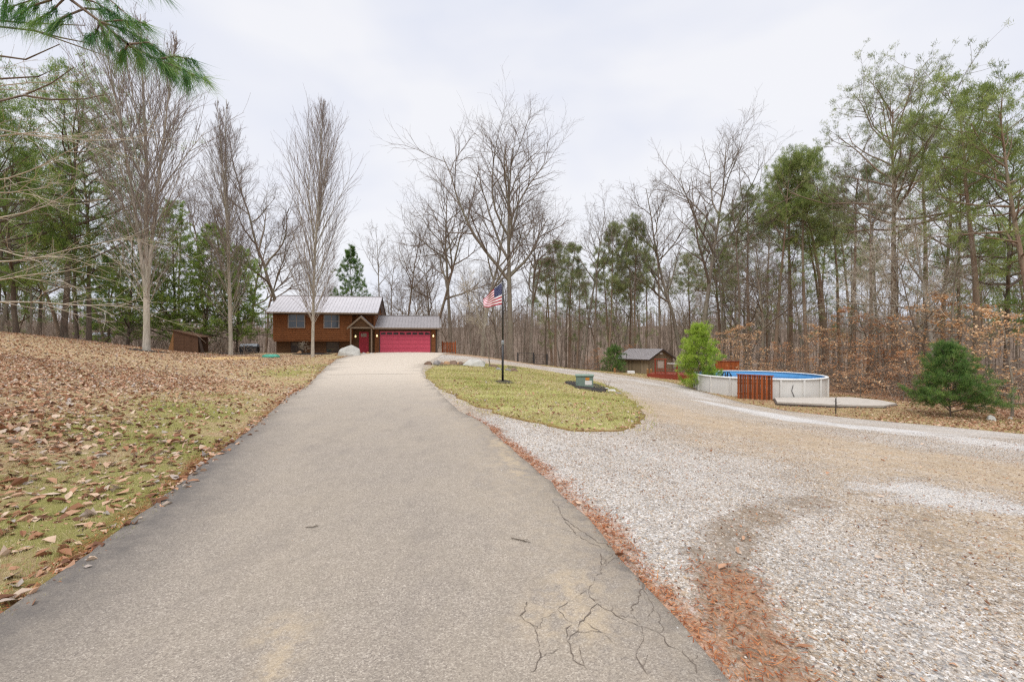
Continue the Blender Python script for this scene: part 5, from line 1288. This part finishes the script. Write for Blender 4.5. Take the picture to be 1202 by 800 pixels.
hero('p6', 'pine_tree', 1003, 46, 205, 'slender pine just left of the umbrella-crowned pine', rz=1.4)
hero('p6', 'pine_tree', 1086, 47, 150, 'slim straight pine close right of the umbrella-crowned pine', rz=5.3)
hero('b8', 'bare_tree', 700, 58, 262, 'tall straight bare trunk between utility box and evergreen bush', rz=1.3)
hero('b8', 'bare_tree', 775, 58, 240, 'tall straight bare trunk rising behind the shed gable', rz=2.3)
hero('b8', 'bare_tree', 865, 52, 225, 'tall straight bare trunk above the cedar screen', rz=3.3)
hero('b8', 'bare_tree', 1018, 38, 190, 'tall straight bare trunk above the patio pad', rz=4.3)
hero('b8', 'bare_tree', 1130, 37, 175, 'tall straight bare trunk behind the small dark pine', rz=5.3)
hero('young', 'young_pine', 820, 33, 381, 'bright yellow-green young pine beside the track, left of the pool', rz=.5, sx=.8)
hero('fir', 'young_pine', 1116, 21.6, 402, 'small dark green pine with wide skirts at the right wood edge', rz=.5, sx=.78)
hero('bush', 'evergreen_bush', 719, 50.5, 405, 'dense dark evergreen bush at the left end of the shed', rz=.5)
hero('b7', 'bare_tree', 574, 28, 318, 'thin young bare tree beside the pale boulder on the island', rz=.5, sx=.8)
for i, (px, Y, top, k, lb) in enumerate(((1000, 37, 352, 'be1', 'rust-leaved young beech right behind the pool edge'), (962, 38, 375, 'be2', 'pale tan-leaved beech low behind the middle of the pool'), (1035, 34, 362, 'be1', 'rust-leaved beech above the right end of the patio pad'),
        (880, 42, 375, 'be2', 'tan-leaved beech behind the near left rim of the pool'), (853, 46, 382, 'be2', 'tan-leaved beech behind the cedar screen'), (1075, 32, 335, 'be2', 'pale tan-leaved beech just left of the small dark pine'),
        (1125, 30, 345, 'be2', 'pale tan-leaved beech rising behind the small dark pine'), (1188, 22, 352, 'be2', 'pale tan-leaved beech reaching in at the right edge'), (735, 58, 400, 'be1', 'rust-leaved beech between the evergreen bush and the shed roof'),
        (700, 55, 405, 'be1', 'rust-leaved beech left of the evergreen bush'), (925, 41, 395, 'be1', 'low rust-leaved beech behind the board screen'), (1010, 30, 410, 'be1', 'lowest rust-leaved beech beside the patio pad'), (1060, 28.5, 405, 'be1', 'low rust-leaved beech between patio pad and small dark pine'))):
    hero(k, 'beech_sapling', px, Y, top, lb, rz=i*1.1)
q = T(360, 39.5); plant('b7', 'bare_shrub', q[0], q[1], 'reddish leafless shrub against the lower house wall', 'shrub', None, (.16, .16, .10))

# ------------------------------------------------------------------ the wood around the clearing
placed = [(o.location.x, o.location.y) for o in COL.objects if o.type == 'EMPTY' and 'tree' in o.name or 'pine' in o.name and o.type == 'EMPTY']
rt = random.Random(99)
def free(x, y, d):
    for a, b in placed:
        if (a-x)**2+(b-y)**2 < d*d: return False
    # keep clear of house, shed, pool, deck, grill
    if -23.5 < x < -5.5 and 39 < y < 53: return False
    if 10 < x < 23 and 24 < y < 58 and (x < 20 or y < 38): return not (y < 56)
    return True
def wood_fill(n, pxa, pxb, Ya, Yb, keys, name, label, group, Hr, d=2.2, dz=-.1):
    k = 0; tries = 0
    while k < n and tries < n*60:
        tries += 1; Y = rt.uniform(Ya**1.3, Yb**1.3)**(1/1.3); px = rt.uniform(pxa, pxb); x, y = T(px, Y)
        if not free(x, y, d): continue
        key = rt.choice(keys); H = rt.uniform(*Hr)*min(1.15, (Y/50)**.35 if Y > 50 else 1); s = H/PROTO[key][1][1]
        a = rt.uniform(.85, 1.15)
        plant(key, name, x, y, label, 'tree', group, (s*a, s*a, s), rt.uniform(0, 6.28)); placed.append((x, y)); k += 1
wood_fill(22, -120, 320, 50, 90, ['b1','b2','b3','b5','b6'], 'bare_tree', 'slim bare tree in the wood beyond the left lawn, one of many', 'bare trees of the wood left of the house', (15, 22))
wood_fill(9, -100, 230, 36, 50, ['b3','b5','b6'], 'bare_tree', 'slim bare trunk at the near edge of the left wood, one of several', 'bare trees at the near edge of the left wood', (12, 17), 2.)
wood_fill(8, 290, 460, 62, 90, ['b3','b5','b2','b6'], 'bare_tree', 'bare tree showing above the log house roof, one of several', 'bare trees behind the log house', (11, 14.5))
wood_fill(36, 440, 800, 54, 95, ['b1','b2','b3','b8','b5','b8','b6','b6','b7'], 'bare_tree', 'bare grey tree in the wood behind the flagpole and shed, one of many', 'bare trees of the wood behind the island', (11, 17))
wood_fill(40, 780, 1330, 44, 90, ['b1','b8','b3','b8','b5','b5','b6','b8','b7','pale'], 'bare_tree', 'bare grey tree in the wood behind the pool, one of many', 'bare trees of the wood behind the pool', (13, 20), 1.9)
wood_fill(9, 960, 1300, 27, 44, ['b6','b7','b5','b6'], 'bare_tree', 'thin bare understorey tree at the wood edge right of the pool, one of many', 'thin bare trees at the right wood edge', (7, 13), 1.5)
wood_fill(9, 640, 860, 64, 90, ['p6','p5','p5','p6'], 'pine_tree', 'slender pine far in the wood above the shed, one of several', 'pines far behind the shed', (15, 19))
wood_fill(14, 860, 1300, 52, 80, ['p6','p2','p6','p1'], 'pine_tree', 'tall pine farther back in the wood right of the pool, one of several', 'pines farther back behind the pool', (19, 24))
wood_fill(3, 1120, 1330, 36, 52, ['p4','pl1','p1'], 'pine_tree', 'green pine behind the right edge of the wood, one of several', 'pines at the right edge', (17, 22))
wood_fill(7, -120, 60, 36, 60, ['pl1','pl2','w1'], 'pine_tree', 'green pine of the left wood edge, one of several', 'pines at the left edge', (13, 17))

# far-off wood on the ridge and brush under the trees: masses nobody could count
def far_wood():
    r = np.random.default_rng(5); L0, L1 = [], []
    n = 4000; th = r.uniform(R(-62), R(62), n); d = r.uniform(88**.6, 300**.6, n)**(1/.6); x = d*np.sin(th); y = d*np.cos(th); z = height(x, y)
    for i in range(n):
        h = r.uniform(8, 13)*(1 if d[i] > 120 else .8); rr_0 = .065*(d[i]/120)**.5; p = np.array([x[i], y[i], z[i]-.5]); top = p+[r.normal(0, .4), r.normal(0, .4), h]
        L0.append((np.array([p, (p+top)/2+r.normal(0, .15, 3), top]), np.array([rr_0*1.5, rr_0, rr_0*.3])))
        for k in range(20):
            t = r.uniform(.08, .97); b = p+(top-p)*t; a = r.uniform(0, 6.28); l = h*r.uniform(.12, .3)*(1.2-t)
            e = b+np.array([math.cos(a)*l, math.sin(a)*l, l*r.uniform(.5, 1.4)]); w_ = .014*(d[i]/100)
            L1.append((np.array([b, e]), np.array([w_*1.5, w_*.6])))
    V, Q = tubes(L0, 4); V2, Q2 = tubes(L1, 3)
    o = npmesh('distant_wood', np.concatenate([V, V2]), np.concatenate([Q, Q2+len(V)]), M['twig_far']); tag(o, 'brownish leafless wood covering the far ridge behind everything', 'wood', None, 'stuff')
far_wood()
def brush():
    r = np.random.default_rng(6); Ls = []; n = 9000
    Y = r.uniform(26, 84, n); px = r.uniform(-150, 1350, n); x = (px-601)/F*Y; y = Y
    ok = np.array([free(a, b, 0) for a, b in zip(x, y)]) & ~inside(grav_poly, x, y)
    edge = np.where(px > 930, 27+(px < 1040)*7, np.where(px > 640, 56, np.where(px > 520, 51, np.where(px > 300, 56, 37+0*px))))
    ok &= Y > edge; x, y = x[ok], y[ok]; z = height(x, y)
    for i in range(len(x)):
        h = r.uniform(.4, 2.0)**1.1; p = np.array([x[i], y[i], z[i]-.1]); q = p+[r.normal(0, .3)*h, r.normal(0, .3)*h, h]; m = (p+q)/2+r.normal(0, .12, 3)
        w_ = .009+.00012*y[i]; Ls.append((np.array([p, m, q]), np.array([w_*1.6, w_*1.2, w_*.5])))
        for k in range(5):
            t = r.uniform(.3, 1); b = p+(q-p)*t; a = r.uniform(0, 6.28); l = h*r.uniform(.2, .45); e = b+np.array([math.cos(a)*l, math.sin(a)*l, l*r.uniform(.2, 1)]); Ls.append((np.array([b, (b+e)/2+r.normal(0, .05, 3), e]), np.array([w_, w_*.7, w_*.4])))
    o = npmesh('undergrowth', *tubes(Ls, 3), M['twig_far']); tag(o, 'tangled leafless undergrowth beneath the trees round the clearing', 'undergrowth', None, 'stuff')
    # dead leaves still held in the brush
    C = []; 
    for i in range(0, len(Ls), 3):
        p = Ls[i][0]; C += [p[-1]+r.normal(0, .12, 3) for _ in range(2)]
    C = np.array(C); C = C[(C[:, 0] > 8) & (r.random(len(C)) < .6)]
    V, Q, c = leaves(r, C, .06); o = npmesh('brush_leaves', V, Q, M['leaf_rust'], col=c); tag(o, 'dry rust leaves still hanging in the brush behind the pool', 'leaves', None, 'stuff')
brush()

# ------------------------------------------------------------------ near pine whose limb hangs into the top left corner
def near_pine():
    r = np.random.default_rng(44); tx, ty = -6.6, 2.4; gz = hz(tx, ty)
    root = empty('white_pine', (tx, ty, gz), 'nearest pine, its needled branch hanging into the top left corner', 'tree')
    o = np.array([tx, ty, gz]); tr_ = [(np.array([[0, 0, -.3], [.03, 0, 3], [0, .05, 7], [.05, 0, 13]]), np.array([.24, .2, .16, .06]))]
    V, Q = tubes(tr_, 12); npmesh('trunk', V, Q, M['bark_dark'], root, True)
    def P(px, py, Y): return np.array(at(px, py, Y))-o
    limb = [np.array([.1, 0, 5.9]), np.array([1.6, 0, 5.3])-[0, 0, .3], P(20, -70, 2.5), P(78, -4, 2.45), P(118, 26, 2.45), P(150, 52, 2.45), P(185, 70, 2.4), P(215, 82, 2.35), P(240, 93, 2.3)]
    lines = []
    def poly(pts, r0, r1):
        pts = np.array(pts); lines.append((pts, np.linspace(r0, r1, len(pts)))); return pts
    limb = np.array(limb); lines.append((limb, np.array([.045, .03, .012, .009, .007, .0055, .004, .003, .002])))
    C, D = [], []
    def tuft(p, d, n=1): C.append(p); D.append(nrm(d))
    # side shoots carrying the tufts
    shoots = [((78,-4),(60,14),(38,26)), ((78,-4),(50,-4),(14,8)), ((60,0),(35,8),(22,20)), ((118,26),(112,40),(104,42)), ((118,26),(124,44),(128,50)), ((150,52),(146,60),(143,64)), ((100,10),(75,20),(62,30)), ((118,26),(140,24),(168,27)), ((150,52),(160,60),(166,70)), ((185,70),(190,76),(196,80)),
              ((185,70),(205,66),(226,70)), ((215,82),(218,88),(219,92)), ((78,-4),(110,2),(135,16)), ((60,-25),(100,-22),(170,-12)), ((60,-25),(120,-8),(150,18)), ((100,10),(125,12),(150,28)), ((20,-40),(10,-10),(4,14)), ((20,-70),(100,-50),(185,-14)), ((118,26),(150,36),(176,52)), ((150,52),(175,50),(200,70))]
    for sh_ in shoots:
        Ys = [2.45+r.uniform(-.12, .12) for _ in sh_]; pts = poly([P(a, b, y) for (a, b), y in zip(sh_, Ys)], .006, .0025)
        for t in (.35, .6, .8, 1.):
            f = t*2; j = min(int(f), 1); C.append(pts[j]+(pts[j+1]-pts[j])*(f-j)); D.append(nrm(nrm(pts[j+1]-pts[j])+[0, 0, -.75]))
    for t in np.linspace(.5, 1, 13):
        f = t*(len(limb)-1); j = min(int(f), len(limb)-2); C.append(limb[j]+(limb[j+1]-limb[j])*(f-j)); D.append(nrm(nrm(limb[j+1]-limb[j])+[0, 0, -.35]))
    # bare twigs
    for tw in (((-30,28),(40,36),(85,52),(125,66)), ((-30,22),(30,27),(100,30)), ((40,36),(70,44),(110,52)), ((-40,128),(28,112),(60,98),(87,79)), ((28,112),(60,117),(100,116),(128,110)), ((-40,95),(10,92),(45,90),(60,83)), ((-40,60),(30,70),(70,52))):
        poly([P(a, b, 2.9+.1*r.normal()) for a, b in tw], .007, .0025)
    V, Q = tubes(lines, 6); npmesh('limb', V, Q, M['bark_brown'], root, True)
    V, Q, c = needles(r, np.array(C), np.array(D), 46, .14, .0024, .27, .007)
    npmesh('foliage', V, Q, M['needle_fore'], root, col=c)
    return root
near_pine()
def left_edge_tree():
    """pale dead lower limbs of a pine just outside the left edge"""
    r = np.random.default_rng(45); Y = 14.; x, y = T(-45, Y); gz = hz(x, y); root = empty('pine_tree', (x, y, gz), 'pine at the left edge with long pale dead limbs stretching across the lawn trees', 'tree')
    tr_ = [(np.array([[0, 0, -.3], [0, 0, 4], [.1, 0, 9], [0, 0, 15]]), np.array([.2, .17, .12, .04]))]; npmesh('trunk', *tubes(tr_, 10), M['bark_pine'], root, True)
    out = [[], [], []]; spec = [dict(n=7, wob=.09, end=.25, up=.015), dict(n=4, k=9, t=(.2, 1), ang=42, len=.33, wob=.13, rk=.008, end=.4, rmin=.004, flat=.5), dict(n=2, k=5, t=(.2, 1), ang=40, len=.45, wob=.12, rk=.007, end=.5, rmin=.003)]
    for i in range(11):
        z = 2.2+i*.62; a = r.uniform(-.7, .8); grow(r, spec, np.array([0, 0, z-.6]), nrm(np.array([math.cos(a), math.sin(a), r.uniform(-.02, .14)])), r.uniform(3.2, 5.6), .028, 0, out)
    npmesh('dead_limbs', *[np.concatenate(q) if k == 0 else np.concatenate([q[0], q[1]+len(tv[0]), q[2]+len(tv[0])+len(tv[1])]) for k, (q, tv) in enumerate((( [tubes(o_, 4)[0] for o_ in out], None), ([tubes(o_, 4)[1] for o_ in out], [tubes(o_, 4)[0] for o_ in out])))], M['twig_pale'], root)
    C, D = along(out[1][::3], .5, r, .5); V, Q, c = needles(r, C, D, 16, .13, .008, .5, .04); npmesh('foliage', V, Q, M['needle_green'], root, col=c)
left_edge_tree()
# ------------------------------------------------------------------ camera, light, sky
cam = bpy.data.cameras.new('camera'); co = bpy.data.objects.new('camera', cam); COL.objects.link(co)
cam.sensor_width = 36; cam.lens = F/1202*36; cam.clip_end = 2000; cam.clip_start = .05
co.location = (0, 0, EYE); co.rotation_euler = (R(90), 0, 0); scene.camera = co
SUN_EL, SUN_AZ = 55, 200
w = bpy.data.worlds.new('World'); scene.world = w; w.use_nodes = True
nt = w.node_tree; N = nt.nodes; Lk = nt.links; bg = N['Background']
sky = N.new('ShaderNodeTexSky'); sky.sky_type = 'NISHITA'; sky.sun_disc = False
sky.sun_elevation = R(SUN_EL); sky.sun_rotation = R(SUN_AZ)
tc = N.new('ShaderNodeTexCoord'); mp = N.new('ShaderNodeMapping'); mp.inputs['Scale'].default_value = (1, 1, 2.2); Lk.new(tc.outputs['Generated'], mp.inputs[0])
def wn(scale, d, rgh, dist=0):
    n = N.new('ShaderNodeTexNoise'); n.inputs['Scale'].default_value = scale; n.inputs['Detail'].default_value = d; n.inputs['Roughness'].default_value = rgh; n.inputs['Distortion'].default_value = dist
    Lk.new(mp.outputs[0], n.inputs['Vector']); return n.outputs['Fac']
def wramp(f, st):
    n = N.new('ShaderNodeValToRGB')
    while len(n.color_ramp.elements) < len(st): n.color_ramp.elements.new(.5)
    for e, (p, c) in zip(n.color_ramp.elements, st): e.position = p; e.color = c
    Lk.new(f, n.inputs[0]); return n.outputs[0]
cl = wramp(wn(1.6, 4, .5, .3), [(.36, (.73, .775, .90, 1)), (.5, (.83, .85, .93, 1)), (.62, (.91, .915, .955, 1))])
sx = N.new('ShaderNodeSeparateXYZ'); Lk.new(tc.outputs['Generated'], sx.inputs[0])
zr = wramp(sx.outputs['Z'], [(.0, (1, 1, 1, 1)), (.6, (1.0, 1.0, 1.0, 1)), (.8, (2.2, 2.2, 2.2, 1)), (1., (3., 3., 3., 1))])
def vm(a, b, mode='MULTIPLY', fac=1.0):
    n = N.new('ShaderNodeMix'); n.data_type = 'RGBA'; n.blend_type = mode; n.inputs[0].default_value = fac
    for s, v in ((n.inputs[6], a), (n.inputs[7], b)):
        if isinstance(v, tuple): s.default_value = v
        else: Lk.new(v, s)
    return n.outputs[2]
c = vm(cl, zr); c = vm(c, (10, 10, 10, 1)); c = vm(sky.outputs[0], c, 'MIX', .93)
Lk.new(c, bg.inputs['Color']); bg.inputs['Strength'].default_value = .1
sl = bpy.data.lights.new('sun', 'SUN'); sl.energy = 1.5; sl.angle = R(25); sl.color = (1, .97, .92)
so = bpy.data.objects.new('sun', sl); COL.objects.link(so)
az = R(SUN_AZ); el = R(SUN_EL); dvec = Vector((math.sin(az)*math.cos(el), math.cos(az)*math.cos(el), math.sin(el)))
so.rotation_euler = (-dvec).to_track_quat('-Z', 'Y').to_euler(); so.location = (0, 0, 30)
vs = scene.view_settings; vs.view_transform = 'Standard'; vs.look = 'None'; vs.gamma = 1; vs.use_curve_mapping = False; vs.exposure = 0.07
scene.cycles.max_bounces = 6; scene.cycles.transparent_max_bounces = 8
scene.cycles.use_adaptive_sampling = True; scene.cycles.use_denoising = False; scene.cycles.filter_width = 1.3
